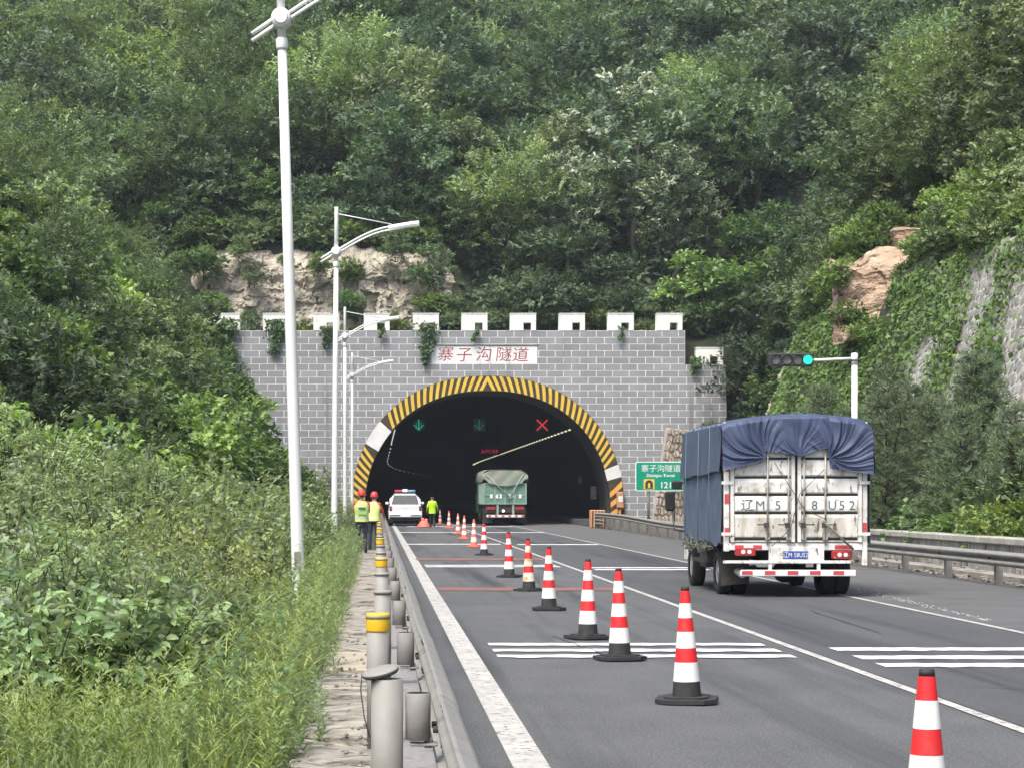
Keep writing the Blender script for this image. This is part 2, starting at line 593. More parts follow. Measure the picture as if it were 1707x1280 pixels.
k = 0
for y in (22.15, 21.3, 20.5):
    rumble(1.2, 4.18, y, .36, k); k += 1
for y in (21.45, 20.35, 19.4):
    rumble(4.78, 7.4, y, .42, k); k += 1
for y in (48.1, 47.1):
    rumble(1.1, 4.2, y, .48, k); k += 1
for y in (46.4, 45.2):
    rumble(4.8, 7.35, y, .5, k); k += 1
rumble(1.0, 4.2, 69.9, .9, 20); rumble(4.75, 7.5, 69.4, .9, 21)
rumble(1.0, 4.2, 94.0, 1.1, 22); rumble(4.75, 7.6, 93.4, 1.1, 23)
rumble(1.6, 4.2, 112.5, 1.2, 24); rumble(4.75, 7.4, 112.2, 1.2, 25)
for x0, x1, y, w in ((.98, 4.3, 52.8, 1.5), (1.05, 4.2, 35.6, 1.15)):
    MB().add([(x0, y - w / 2, .0085), (x1, y - w / 2, .0085), (x1, y + w / 2, .0085), (x0, y + w / 2, .0085)], [(0, 1, 2, 3)]).build('worn_red_band', MT['redband'], road)

# kerb strip under the rail and the slab path beside it
kerb = MB().box(.06, .34, 2, 120.5, -.1, .05).build('kerb', MT['kerb'])
tag(kerb, 'gritty grey kerb strip under the steel guardrail', kind='structure')
path = MB().box(-.5, .06, 2, 119, -.14, -.02).build('path', MT['dirt'])
tag(path, 'narrow path of rough stone slabs beside the guardrail', kind='structure')
rng = random.Random(5)
y = 6.0
k = 0
while y < 60:
    if 18.4 < y < 19.6:
        w = 20.6 - y
        m_ = MB().box(-.5, -.02, y + .02, y + w - .02, -.02, .05, bev=.012)
        m_.build('slab', MT['tan_slab'], path); y += w; continue
    w = rng.uniform(.26, .52)
    if y > 25: w *= 1.8
    n = 6
    g = .022
    tl = rng.uniform(-.012, .012); tp = rng.uniform(.012, .05); tf = rng.uniform(-.02, .02)
    x0 = -.5 + rng.uniform(-.1, .03)
    front = [(x0 + (-.01 - x0) * i / n, y + g + rng.uniform(-.02, .02)) for i in range(n + 1)]
    back = [(x0 + (-.01 - x0) * i / n + rng.uniform(-.01, .01), y + w - g + rng.uniform(-.02, .02)) for i in range(n + 1)]
    mid_ = [((a_[0] + b_[0]) / 2, (a_[1] + b_[1]) / 2) for a_, b_ in zip(front, back)]
    def tz_(i, u): return tp + tl * (i - n / 2) + tf * (u - .5) + rng.uniform(-.008, .008)
    vs_ = [(a_, b_, -.06) for a_, b_ in front] + [(a_, b_, tz_(i, 0) - .012) for i, (a_, b_) in enumerate(front)] + [(a_, b_ + .02, tz_(i, .1)) for i, (a_, b_) in enumerate(front)]
    vs_ += [(a_, b_, tz_(i, .5)) for i, (a_, b_) in enumerate(mid_)] + [(a_, b_, tz_(i, 1)) for i, (a_, b_) in enumerate(back)] + [(a_, b_, -.06) for a_, b_ in back]
    fs_ = [(r_ * (n + 1) + i, r_ * (n + 1) + i + 1, (r_ + 1) * (n + 1) + i + 1, (r_ + 1) * (n + 1) + i) for r_ in range(5) for i in range(n)]
    fs_ += [tuple(r_ * (n + 1) for r_ in range(6)), tuple(r_ * (n + 1) + n for r_ in range(5, -1, -1))]
    MB().add(vs_, fs_).build('slab', MT['slab'], path)
    y += w
    k += 1
# loose pebbles on the path
m = MB()
for i in range(110):
    yy = rng.uniform(8, 26); xx = rng.uniform(-.5, -.02); r = rng.uniform(.008, .022)
    m.lathe([(r * .6, -r * .3), (r, r * .2), (r * .5, r * .8)], 5, 0, (xx, yy, .055), smooth=False)
tag(m.build('loose_pebbles', MT['kerb']), 'scattered dark pebbles on the slab path', 'pebbles', kind='stuff')


# ------------------------------------------------------------------ tunnel lining
def arch(a, b, n, t):
    """t in 0..1 from the apex to the spring point on the +x side"""
    th = math.pi / 2 * (1 - t)
    return a * max(0, math.cos(th)) ** (2 / n), b * max(0, math.sin(th)) ** (2 / n)


def arch_line(a, b, n=2.2, k=40, floor=True):
    """right-hand half from apex to ground: list of (dx, z)"""
    pts = []
    for i in range(k + 1):
        x, z = arch(a, b, n, (i / k) ** .85)
        pts.append((x, AZ + z))
    if floor:
        pts.append((a - .02, AZ / 2)); pts.append((a - .06, 0.0))
    return pts


INNER = arch_line(7.29, 7.25)
OUTER = arch_line(8.12, 8.14)
half = INNER
prof = [(-x, z) for x, z in half[::-1]] + half[1:]
m = MB()
ys = [YP + .02, YP + 2, YP + 6, 135, 150] + list(range(170, 530, 12))
n = len(prof)
for y in ys:
    for x, z in prof:
        m.v.append((AX + x + road_curve(y), y, z))
for j in range(len(ys) - 1):
    for i in range(n - 1):
        m.f.append((j * n + i, j * n + i + 1, (j + 1) * n + i + 1, (j + 1) * n + i)); m.m.append(1 if j < 2 else 0); m.sm.append(True)  # paler mouth, black beyond: daylight falloff put into the materials
# closed end, far round the bend, and side walkways
e = (len(ys) - 1) * n
m.f.append(tuple(e + i for i in range(n))); m.m.append(0); m.sm.append(False)
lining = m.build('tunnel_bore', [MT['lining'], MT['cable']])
tag(lining, 'dark tunnel bore behind the arched portal', kind='structure')
for xa, xb in ((-.75, .3), (11.8, 13.72)):
    m = MB(); vs_ = []
    yl = list(np.arange(YP - .5, 400, 6))
    for y in yl:
        c = road_curve(y)
        vs_ += [(xa + c, y, 0), (xa + c, y, .32), (xb + c, y, .32), (xb + c, y, 0)]
    fs_ = [(0, 3, 2, 1)]
    for j in range(len(yl) - 1):
        for i in range(4):
            fs_.append((4 * j + i, 4 * j + (i + 1) % 4, 4 * j + 4 + (i + 1) % 4, 4 * j + 4 + i))
    m.add(vs_, fs_)
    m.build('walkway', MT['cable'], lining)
# panels of the lining that still catch daylight: cabinet and plates on the right wall
m = MB().box(13.28, 13.6, 127, 127.5, 1.5, 2.3, bev=.02); m.build('wall_cabinet', MT['concrete'], lining)
m = MB().box(13.1, 13.3, 133, 133.4, 2.5, 3.0, bev=.01); m.build('wall_cabinet', MT['concrete'], lining)

# ------------------------------------------------------------------ portal
portal = thing('tunnel_portal', 'grey block tunnel portal with crenellated top and striped arch', 'tunnel portal', (0, YP, 0))
TOPZ = 11.48
XL, XR, XS = -12.6, 18.22, 20.6
STEPZ = 9.46
MID = arch_line(7.72, 7.70)


def mid_h(x):
    """height of the middle of the arch ring over x (world), or 0 outside"""
    d = abs(x - AX)
    if d >= 7.72: return 0.0
    for (x0, z0), (x1, z1) in zip(MID[:-1], MID[1:]):
        if x0 <= d <= x1 + 1e-9:
            return z0 + (z1 - z0) * (d - x0) / max(1e-9, x1 - x0)
    return 0.0


m = MB()
cols = sorted(set([XL, XR] + [AX + s * x for x, z in MID[:-2] for s in (-1, 1)] + list(np.linspace(XL, AX - 7.73, 4)) + list(np.linspace(AX + 7.73, XR, 4))))
vs_, fs_ = [], []
for x in cols:
    zb = mid_h(x) if mid_h(x) > 0 else -.4
    vs_ += [(x, 0, zb), (x, 0, TOPZ), (x, 1.0, TOPZ), (x, 1.0, zb)]
for i in range(len(cols) - 1):
    for a in range(3):
        fs_.append((4 * i + a, 4 * i + 4 + a, 4 * i + 5 + a, 4 * i + 1 + a))
fs_.append((0, 1, 2, 3))
m.add(vs_, fs_)
m.poly_y([(XR, -.4), (XS + .25, -.4), (XS, STEPZ), (XR, STEPZ)], 0, 1.0)
m.add([(XR, 0, STEPZ), (XR, 0, TOPZ), (XR, 1, TOPZ), (XR, 1, STEPZ)], [(0, 1, 2, 3)])
fix_normals(m.build('wall_core', MT['mortar'], portal))


def clip_half(poly, px, pz, nx_, nz_):
    """keep the side of the polygon where (p - P).n >= 0"""
    out = []
    for i in range(len(poly)):
        a = poly[i]; b = poly[(i + 1) % len(poly)]
        da = (a[0] - px) * nx_ + (a[1] - pz) * nz_
        db = (b[0] - px) * nx_ + (b[1] - pz) * nz_
        if da >= 0: out.append(a)
        if (da >= 0) != (db >= 0):
            t = da / (da - db)
            out.append((a[0] + (b[0] - a[0]) * t, a[1] + (b[1] - a[1]) * t))
    return out


CW, CH, GAP = .975, .392, .05
full_mesh = MB().box(-(CW - GAP) / 2, (CW - GAP) / 2, -.012, .0, -(CH - GAP) / 2, (CH - GAP) / 2).mesh('block', MT['block'])
pieces = []
row = 0
z1 = TOPZ
while z1 > .2:
    z0 = z1 - CH
    xr = XR if z0 > STEPZ - .05 else XS + .25 * (STEPZ - (z0 + z1) / 2) / (STEPZ + .4)
    x = -12.4 + (CW / 2 if row % 2 else 0)
    while x < xr - .12:
        x1 = min(x + CW, xr)
        poly = [(x + GAP / 2, z0 + GAP / 2), (x1 - GAP / 2, z0 + GAP / 2), (x1 - GAP / 2, z1 - GAP / 2), (x + GAP / 2, z1 - GAP / 2)]
        cx, cz = (x + x1) / 2, (z0 + z1) / 2
        isfull = abs(x1 - x - CW) < 1e-6
        # name board opening
        if cz > 9.48 and cz < 10.62 and x1 > 3.2 and x < 9.42:
            if x < 3.2: poly = clip_half(poly, 3.2 - GAP / 2, 0, -1, 0); isfull = False
            elif x1 > 9.42: poly = clip_half(poly, 9.42 + GAP / 2, 0, 1, 0); isfull = False
            else: poly = []
        if poly:
            # arch: nearest point on the middle of the ring
            best = None
            for sg in (-1, 1):
                for i in range(len(MID) - 1):
                    ax_, az_ = AX + sg * MID[i][0], MID[i][1]
                    bx_, bz_ = AX + sg * MID[i + 1][0], MID[i + 1][1]
                    mx, mz = (ax_ + bx_) / 2, (az_ + bz_) / 2
                    dd = (mx - cx) ** 2 + (mz - cz) ** 2
                    if best is None or dd < best[0]:
                        nx_, nz_ = (bz_ - az_), -(bx_ - ax_)
                        l = math.hypot(nx_, nz_) or 1
                        nx_, nz_ = nx_ / l, nz_ / l
                        if (mx - AX) * nx_ + (mz - AZ) * nz_ < 0: nx_, nz_ = -nx_, -nz_
                        best = (dd, mx, mz, nx_, nz_)
            if best[0] < 4:
                q = clip_half(poly, *best[1:])
                if len(q) != 4 or any(abs(a[0] - b[0]) + abs(a[1] - b[1]) > 1e-6 for a, b in zip(q, poly)):
                    isfull = False
                poly = q
            elif abs(cx - AX) < 7.7 and cz < mid_h(cx): poly = []
        if len(poly) >= 3:
            ar = abs(sum(poly[i][0] * poly[(i + 1) % len(poly)][1] - poly[(i + 1) % len(poly)][0] * poly[i][1] for i in range(len(poly)))) / 2
            if ar > .012:
                pieces.append((cx, cz, isfull, poly, ar))
        x += CW
    z1 = z0
    row += 1
# the blocks seen best (not behind shrubs or the truck) are single parts
def seen(p):
    cx, cz = p[0], p[1]
    px = 630 + cx * FPX / YP; py = 829 - (cz - CAMH) * FPX / YP
    s = p[4]
    if cx < -8.6 or cz < 1.2: s -= 5
    if cx < -4.5 and cz < 6.5 - (-4.5 - cx) * -1.0: s -= .5
    if px > 1150 and py > 690: s -= 4
    if 484 < px < 508 or 550 < px < 566: s -= .2
    return s
pieces.sort(key=seen, reverse=True)
rest = MB()
for i, (cx, cz, isfull, poly, ar) in enumerate(pieces):
    if i < 298:
        if isfull:
            o = bpy.data.objects.new('block', full_mesh); link(o, portal); o.location = (cx, 0, cz)
        else:
            MB().poly_y(poly, -.012, 0).build('block', MT['block'], portal)
    else:
        rest.poly_y(poly, -.012, 0)
o = rest.build('more_blocks', MT['block'], portal)
o['kind'] = 'stuff'

# merlons with a square loophole
def merlon(cx, zb, w=1.53, h=.98, d=.62):
    g = .23
    x0, x1 = cx - w / 2, cx + w / 2
    hz0, hz1 = zb + .02, zb + .47
    hx0, hx1 = cx + .02, cx + .02 + 2 * g
    m = MB()
    y0, y1 = -.03, d
    m.box(x0, hx0, y0, y1, zb, zb + h); m.box(hx1, x1, y0, y1, zb, zb + h)
    m.box(hx0, hx1, y0 + .001, y1 - .001, hz1, zb + h - .001)
    m.box(hx0, hx1, y0 + .001, y1 - .001, zb, hz0)
    o = m.build('merlon', MT['plaster'], portal)
    MB().box(x0 - .03, x1 + .03, y0 - .03, y1 + .03, zb + h, zb + h + .05, bev=.015).build('merlon_cap', MT['plaster'], o)
    return o

for px in (378, 460, 544, 628, 710, 791, 872, 953.5, 1035, 1116):
    merlon(PX(px, YP), TOPZ)
merlon(PX(1183, YP), STEPZ, 1.6)

# name board, set back in the wall
board = MB().box(3.22, 9.4, .002, .06, 9.5, 10.6).build('name_board', MT['plate_w'], portal)
for i, ch in enumerate('寨子沟隧道'):
    me = text_mesh(ch, .92, MT['red_ink'], shear=.1, sx=1.08)
    place_mesh('character', me, board, (PX((742, 773, 806, 839, 867)[i], YP), -.002, 9.99 + (.05, 0, .02, .02, 0)[i]))
MB().box(3.1, 9.52, -.05, .0, 10.6, 10.645).build('board_top_shadow', MT['stripe_k'], board)  # black strip painted in for the recess's shadow above the board

# striped ring round the arch
def ring_pt(s, q, side):
    """s: length along the ring from the apex, q: 0 inner .. 1 outer"""
    s = max(0.0, min(s, RING_S[-1]))
    i = int(np.searchsorted(RING_S, s)); i = max(1, min(i, len(RING_S) - 1))
    t = (s - RING_S[i - 1]) / (RING_S[i] - RING_S[i - 1])
    xi = INNER[i - 1][0] + (INNER[i][0] - INNER[i - 1][0]) * t; zi = INNER[i - 1][1] + (INNER[i][1] - INNER[i - 1][1]) * t
    xo = OUTER[i - 1][0] + (OUTER[i][0] - OUTER[i - 1][0]) * t; zo = OUTER[i - 1][1] + (OUTER[i][1] - OUTER[i - 1][1]) * t
    return AX + side * (xi + (xo - xi) * q), zi + (zo - zi) * q

MIDL = [((a[0] + b[0]) / 2, (a[1] + b[1]) / 2) for a, b in zip(INNER, OUTER)]
RING_S = np.concatenate([[0], np.cumsum([math.hypot(b[0] - a[0], b[1] - a[1]) for a, b in zip(MIDL[:-1], MIDL[1:])])])
m = MB()
for side in (-1, 1):
    vs_ = []
    K = len(INNER)
    for i in range(K):
        xi, zi = INNER[i]; xo, zo = OUTER[i]
        vs_ += [(AX + side * xi, -.07, zi), (AX + side * xo, -.07, zo), (AX + side * xo, 0, zo), (AX + side * xi, .5, zi)]
    fs_ = []
    for i in range(K - 1):
        for a in range(4):
            fs_.append((4 * i + a, 4 * i + (a + 1) % 4, 4 * i + 4 + (a + 1) % 4, 4 * i + 4 + a))
    m.add(vs_, fs_)
ring = fix_normals(m.build('arch_ring', MT['stripe_k'], portal))


def s_of(px, py):
    x, z = abs(PX(px, YP) - AX), PZ(py, YP)
    return min(range(400), key=lambda k: (lambda p: (p[0] - AX - x) ** 2 + (p[1] - z) ** 2)(ring_pt(RING_S[-1] * k / 400, .5, 1))) / 400 * RING_S[-1]

SL = (s_of(640, 708), s_of(613, 742))
SR = (s_of(1021, 778), s_of(1024, 798))
for side in (-1, 1):
    p0, p1 = SL if side < 0 else SR
    shift = .46
    s = .22
    per = .41
    while s < RING_S[-1] - .1:
        w = per * .5
        mt = MT['stripe_y']
        lo = side > 0 and s > p1
        if lo: mt = MT['stripe_o']; per = .62; w = .32
        bad = (s + shift > p0 and s < p1) if True else False
        if not bad:
            m = MB(); vs_ = []
            J = 5
            for j in range(J + 1):
                q = .02 + .96 * j / J
                sa = s + shift * (1 - q) * (1 if not lo else 1.2)
                for kk in range(3):
                    x, z = ring_pt(sa + w * kk / 2, q, side)
                    vs_.append((x, -.075, z))
            m.add(vs_, [(3 * j + a, 3 * j + a + 1, 3 * j + 4 + a, 3 * j + 3 + a) for j in range(J) for a in range(2)])
            m.build('stripe', mt, ring)
        s += per
    # white patch plate
    m = MB(); vs_ = []
    for j in range(5):
        q = -.02 + 1.04 * j / 4
        for kk in range(5):
            x, z = ring_pt(p0 + (p1 - p0) * kk / 4, q, side)
            vs_.append((x, -.085, z))
    m.add(vs_, [(5 * j + a, 5 * j + a + 1, 5 * j + 6 + a, 5 * j + 5 + a) for j in range(4) for a in range(4)])
    m.build('white_patch', MT['plate_w'], ring)
# apex chevron
for w0, w1 in ((.0, .2),):
    vs_ = []
    for side in (-1, 1):
        pass
    m = MB()
    for side in (-1, 1):
        pts = [ring_pt(.0, .96, 1), ring_pt(.0, .62, 1), ring_pt(.3, .02, side), ring_pt(.52, .02, side), ring_pt(.06, .96, side)]
        m.add([(x, -.075, z) for x, z in pts], [(0, 1, 2, 3, 4)])
    m.build('stripe', MT['stripe_y'], ring)

MT['call_orange'] = mat('faded_orange_paint', (.55, .27, .13), (.45, .24, .14), scale=4, rough=.7)
# orange call box with a white plate beside the arch
eb = thing('emergency_call_box', 'orange emergency phone box with white plate beside the arch', 'call box', (PX(1033, YP), YP - .35, 0))
MB().box(-.2, .2, 0, .25, 1.0, 1.95, bev=.03).build('cabinet', MT['call_orange'], eb)
MB().box(-.12, .14, -.012, 0, 1.35, 1.7).build('plate', MT['plate_w'], eb)
MB().tube([(0, .13, 0), (0, .13, 1.02)], .05, 8).build('post', MT['call_orange'], eb)

# ------------------------------------------------------------------ lights inside the tunnel
MT['lamp_on'] = emit('lit_tunnel_lamp', (1.0, .95, .6), .75)
MT['lamp_dim'] = emit('dim_tunnel_lamp', (.9, .95, 1.0), .4)
MT['lamp_case'] = mat('lamp_case', (.12, .12, .12), rough=.6)
MT['led_green'] = emit('green_led', (.02, .8, .42), .35)
MT['led_green_dim'] = emit('weak_green_led', (.05, .6, .42), .1)
MT['led_red'] = emit('red_led', (1.0, .06, .05), .6)
MT['led_red_dim'] = emit('weak_red_led', (.8, .02, .1), .3)
MT['black_case'] = mat('black_case', (.012, .012, .013), rough=.6)


def tunnel_lamp(x, y, z, length, side, m_on, label, group):
    t = thing('tunnel_lamp', label, 'lamp', (x + road_curve(y), y, z), 0, group)
    MB().box(-.12, .12, 0, length, 0, .1, bev=.02).build('case', MT['lamp_case'], t)
    MB().box(-.1 if side > 0 else -.13, .13 if side < 0 else .1, .03, length - .03, -.03, -.002).build('diffuser', m_on, t)
    o = MB().box(-.13, -.121, .03, length - .03, .01, .09).build('diffuser', m_on, t)
    MB().box(-.11, .11, -.012, -.001, -.0, .1).build('diffuser', m_on, t)
    MB().tube([(side * .1, length / 2, .1), (side * .4, length / 2, .42)], .02, 6).build('bracket', MT['lamp_case'], t)


y = 126.5
i = 0
while y < 262:
    tunnel_lamp(12.05, y, 5.82, 1.45, 1, MT['lamp_on'], 'lit lamp in the bright row on the right tunnel wall', 'lamps of the right tunnel row')
    y += 2.6
    i += 1
y = 126.0
while y < 470:
    on = y < 160
    tunnel_lamp(.95 if y < 160 else 1.0, y, 5.8, 1.7 if on else 1.0, -1, MT['lamp_dim'] if not on else MT['lamp_dim'], 'faint lamp in the dim row along the left tunnel wall', 'lamps of the left tunnel row')
    y += 2.9 if on else 14.0


def signal(px, kind, label):
    Y = 127.0
    t = thing('lane_signal', label, 'lane signal', (PX(px, Y), Y, PZ(708, Y)), 0, None)
    MB().box(-.38, .38, .02, .3, -.38, .38, bev=.03).build('housing', MT['black_case'], t)
    MB().tube([(0, .2, .4), (0, .2, 2.0 if px > 720 else 1.2)], .04, 6).build('hanger', MT['black_case'], t)
    m = MB()
    if kind == 'x':
        for a in (1, -1):
            for k_ in range(-4, 5):
                c = k_ * .075
                m.box(c - .034, c + .034, 0, .015, a * c - .034, a * c + .034)
        m.build('red_cross', MT['led_red'], t)
    else:
        for k_ in range(-4, 5): m.box(-.03, .03, 0, .015, k_ * .075 - .028, k_ * .075 + .028)
        for a in (1, -1):
            for k_ in range(1, 5):
                m.box(a * k_ * .072 - .028, a * k_ * .072 + .028, 0, .015, -.3 + k_ * .072 - .028, -.3 + k_ * .072 + .028)
            for k_ in range(-2, 3):
                m.box(a * .15 - .014, a * .15 + .014, 0, .015, k_ * .075 - .02, k_ * .075 + .02)
        m.build('green_arrow', MT['led_green'] if px < 720 else MT['led_green_dim'], t)


signal(698, 'a', 'green arrow lane signal above the white pickup in the tunnel mouth')
signal(799, 'a', 'faint green arrow lane signal under the top of the arch')
signal(904, 'x', 'red cross lane signal hanging in the tunnel mouth')
t = thing('message_board', 'black message board with dim red characters deep in the tunnel', 'message board', (PX(817, 160), 160, PZ(752, 160)))
MB().box(-.75, .75, .02, .25, -.28, .28, bev=.02).build('housing', MT['black_case'], t)
for s_ in (-1, 1):
    MB().tube([(s_ * .6, .15, .25), (s_ * .6, .15, 2.3)], .03, 6).build('hanger', MT['black_case'], t)
rng = random.Random(3)
m = MB()
for c in range(5):
    for a in range(4):
        for b in range(5):
            if rng.random() < .62:
                x = -.66 + c * .27 + a * .055; z = -.13 + b * .055
                m.box(x, x + .045, 0, .015, z, z + .045)
m.build('red_characters', MT['led_red_dim'], t)

# ------------------------------------------------------------------ street lamps
def street_lamp(x, y, label, lean=0.0, z0=0.0):
    t = thing('street_lamp', label, 'street lamp', (x, y, z0), 0, 'white street lamps along the left verge')
    t.rotation_euler = (0, R(lean), 0)
    HZ = 8.3
    MB().lathe([(.092, 0), (.09, .3), (.076, 5), (.062, HZ - .35)], 18).build('pole', MT['pole'], t)
    MB().lathe([(.062, HZ - .36), (.056, 9.5), (.05, 9.52)], 14).build('pole_top', MT['pole'], t)
    MB().lathe([(.078, HZ - .42), (.085, HZ - .4), (.085, HZ - .3), (.07, HZ - .26)], 16).build('collar', MT['pole'], t)
    hub = MB().lathe([(.1, -.17), (.135, -.15), (.14, 0), (.135, .13), (.09, .16)], 24, 0, (0, 0, HZ), 'y').build('hub', MT['pole'], t)
    MB().lathe([(.09, -.2), (.1, -.17)], 20, 0, (0, 0, HZ), 'y').build('hub_cap', MT['white_metal'], hub)
    # twin curved arms
    def arm(off):
        pts = []
        for i in range(13):
            u = i / 12
            xx = .1 + 1.45 * u
            pts.append((xx, 0, HZ + .04 + off + .62 * math.sin(u * math.pi / 2 * .92)))
        return pts
    a = MB().tube(arm(.045), .027, 8); a.tube(arm(-.045), .027, 8)
    a.build('arm', MT['pole'], t)
    tl = MB()
    for off in (.05, -.05):
        tl.tube([(-.08, 0, HZ - .02 + off), (-.42, 0, HZ - .24 + off)], .03, 8)
    tl.build('tail', MT['pole'], t)
    MB().tube([(.05, 0, 9.33), (1.5, 0, HZ + .76)], .016, 6).build('tie_rod', MT['pole'], t)
    h = MB()
    c = Vector((1.42, 0, HZ + .64))
    rot = Matrix.Rotation(R(-10), 4, 'Y')
    def P(a_, b_, c_): return c + rot @ Vector((a_, b_, c_))
    outl = [(0, .08), (.12, .14), (.4, .17), (.7, .14), (.85, .08)]
    vs_ = []
    for zz, k_ in ((-.07, .85), (.0, 1.0), (.075, .7)):
        for a_, b_ in outl: vs_.append(P(a_, b_ * k_, zz))
        for a_, b_ in outl[::-1]: vs_.append(P(a_, -b_ * k_, zz))
    n_ = 10
    fs_ = [tuple(range(n_))[::-1], tuple(range(2 * n_, 3 * n_))]
    for j in range(2):
        for i in range(n_):
            fs_.append((j * n_ + i, j * n_ + (i + 1) % n_, (j + 1) * n_ + (i + 1) % n_, (j + 1) * n_ + i))
    h.add(vs_, fs_)
    lum = h.build('luminaire', MT['pole'], t)
    g = MB(); g.add([P(.2, -.1, -.076), P(.72, -.08, -.076), P(.72, .08, -.076), P(.2, .1, -.076)], [(0, 1, 2, 3)])
    g.build('lamp_glass', MT['plate_w'], lum)
    MB().box(-.045, .045, -.101, -.085, .55, .85, bev=.006).build('access_door', MT['steel_dull'], t)
    MB().lathe([(.2, -.02), (.2, .03), (.12, .05), (.1, .22)], 16).build('base_flange', MT['pole'], t)
    return t


street_lamp(PX(499, 28.6), 28.6, 'tall white street lamp nearest the camera, its head above the picture', -1.75)
street_lamp(PX(557, 55.7), 55.7, 'white street lamp with its curved arm clear against the forest', .4)
street_lamp(PX(575, 85.0), 85.0, 'white street lamp whose arm crosses in front of a white merlon', 0)
street_lamp(PX(587, 111.8), 111.8, 'smallest white street lamp, just before the portal wall', 0)
pad = MB().box(-1.25, -.55, 28.0, 29.3, -.2, .1, bev=.03).build('lamp_footing', MT['tan_slab'])
tag(pad, 'pale concrete footing block at the foot of the tall lamp', 'footing')

# ------------------------------------------------------------------ guardrails
WPROF = [(.0, .156), (.012, .153), (.066, .118), (.081, .1), (.083, .078), (.074, .055), (.012, .022), (.002, .01), (.002, -.01), (.012, -.022), (.074, -.055), (.083, -.078), (.081, -.1), (.066, -.118), (.012, -.153), (.0, -.156)]


def wbeam(m, x, y0, y1, zc, sgn=1, th=.005, x1=None, zc1=None, kz=1.0):
    """corrugated beam from y0 to y1; bulges towards sgn*X"""
    x1 = x if x1 is None else x1
    zc1 = zc if zc1 is None else zc1
    n_ = len(WPROF)
    vs_ = []
    for yy, xx, zz in ((y0, x, zc), (y1, x1, zc1)):
        for a_, b_ in WPROF: vs_.append((xx + sgn * a_, yy, zz + b_ * kz))
        for a_, b_ in WPROF: vs_.append((xx + sgn * (a_ - th), yy, zz + b_ * kz))
    fs_ = []
    for i in range(n_ - 1):
        fs_.append((i, i + 1, 2 * n_ + i + 1, 2 * n_ + i))
        fs_.append((n_ + i, 3 * n_ + i, 3 * n_ + i + 1, n_ + i + 1))
        fs_.append((i, n_ + i, n_ + i + 1, i + 1))
        fs_.append((2 * n_ + i, 2 * n_ + i + 1, 3 * n_ + i + 1, 3 * n_ + i))
    fs_ += [(0, 2 * n_, 3 * n_, n_), (n_ - 1, 2 * n_ - 1, 4 * n_ - 1, 3 * n_ - 1)]
    m.add(vs_, fs_, 0, False)


gr = thing('guardrail', 'steel beam guardrail on round posts along the left kerb', 'guardrail', (0, 0, 0))
RX = .262
RZ = .60
posts = [4.9 + 4 * i for i in range(29)]
# beams, overlapped at each post with a bolted splice
for i in range(len(posts) - 1):
    m = MB()
    wbeam(m, RX + (.006 if i % 2 else 0), posts[i] - .16, posts[i + 1] + .16, RZ)
    m.build('rail', MT['steel'], gr)
post_me = MB().lathe([(.07, -.05), (.07, .81)], 20).mesh('post', MT['steel'])
post_tall = MB().lathe([(.07, -.05), (.07, .84)], 20).mesh('post', MT['steel'])
cap_me = MB().lathe([(.0775, -.004), (.0785, .012), (.07, .022), (.02, .028)], 20).mesh('post_cap', MT['steel'])
band_me = MB().lathe([(.073, 0), (.075, .008), (.075, .105), (.073, .115)], 20).mesh('reflective_band', MT['yellow_band'])
block_me = MB().lathe([(.05, 0), (.055, .004), (.055, .2), (.05, .204)], 16, caps=False).mesh('block_out', MT['steel_dull'])
brk_me = MB().box(-.05, .07, -.045, .045, 0, .012, bev=.003).lathe([(.018, -.01), (.018, .035)], 6, 0, (.03, 0, 0)).mesh('bracket', MT['steel_dull'])
bolt_me = MB().lathe([(.016, -.045), (.016, .0), (.024, .0), (.024, .018)], 6, 0, (0, 0, 0), 'x').mesh('bolt', MT['bolt'])
for i, y in enumerate(posts):
    px_ = .04 if i != 2 else .0
    yellow = i >= 2 and (i - 2) % 3 == 0
    p = place_mesh('post', post_tall if yellow else post_me, gr, (px_, y, 0))
    if yellow:
        place_mesh('reflective_band', band_me, p, (0, 0, .755))
    if i == 1:
        c = place_mesh('post_cap', cap_me, p, (-.03, .01, .838))
        c.rotation_euler = (R(8), R(-13), 0)
        c.scale = (1.05, 1.05, .6)
        MB().lathe([(.072, -.02), (.08, -.004)], 20).build('dark_underside', MT['rubber'], c)  # black ring added for the loose cap's dark underside
        MB().tube([(-.11, .0, .83), (-.115, 0, .76), (-.1, -.03, .65), (-.075, -.055, .56)], .003, 5).build('loose_wire', MT['bolt'], p)
    else:
        place_mesh('post_cap', cap_me, p, (0, 0, .84 if yellow else .81))
    if i < 12:
        place_mesh('block_out', block_me, gr, (.175, y, .545))
        place_mesh('bracket', brk_me, gr, (.19, y, .52))
        for dz in (-.09, .0, .09):
            for dy in (-.1, .1):
                if i < 6: place_mesh('bolt', bolt_me, gr, (RX + (.02 if dz == 0 else .06), y + dy, RZ + dz))
    else:
        MB().box(.1, .25, y - .05, y + .05, .55, .74).build('block_out', MT['steel_dull'], gr)

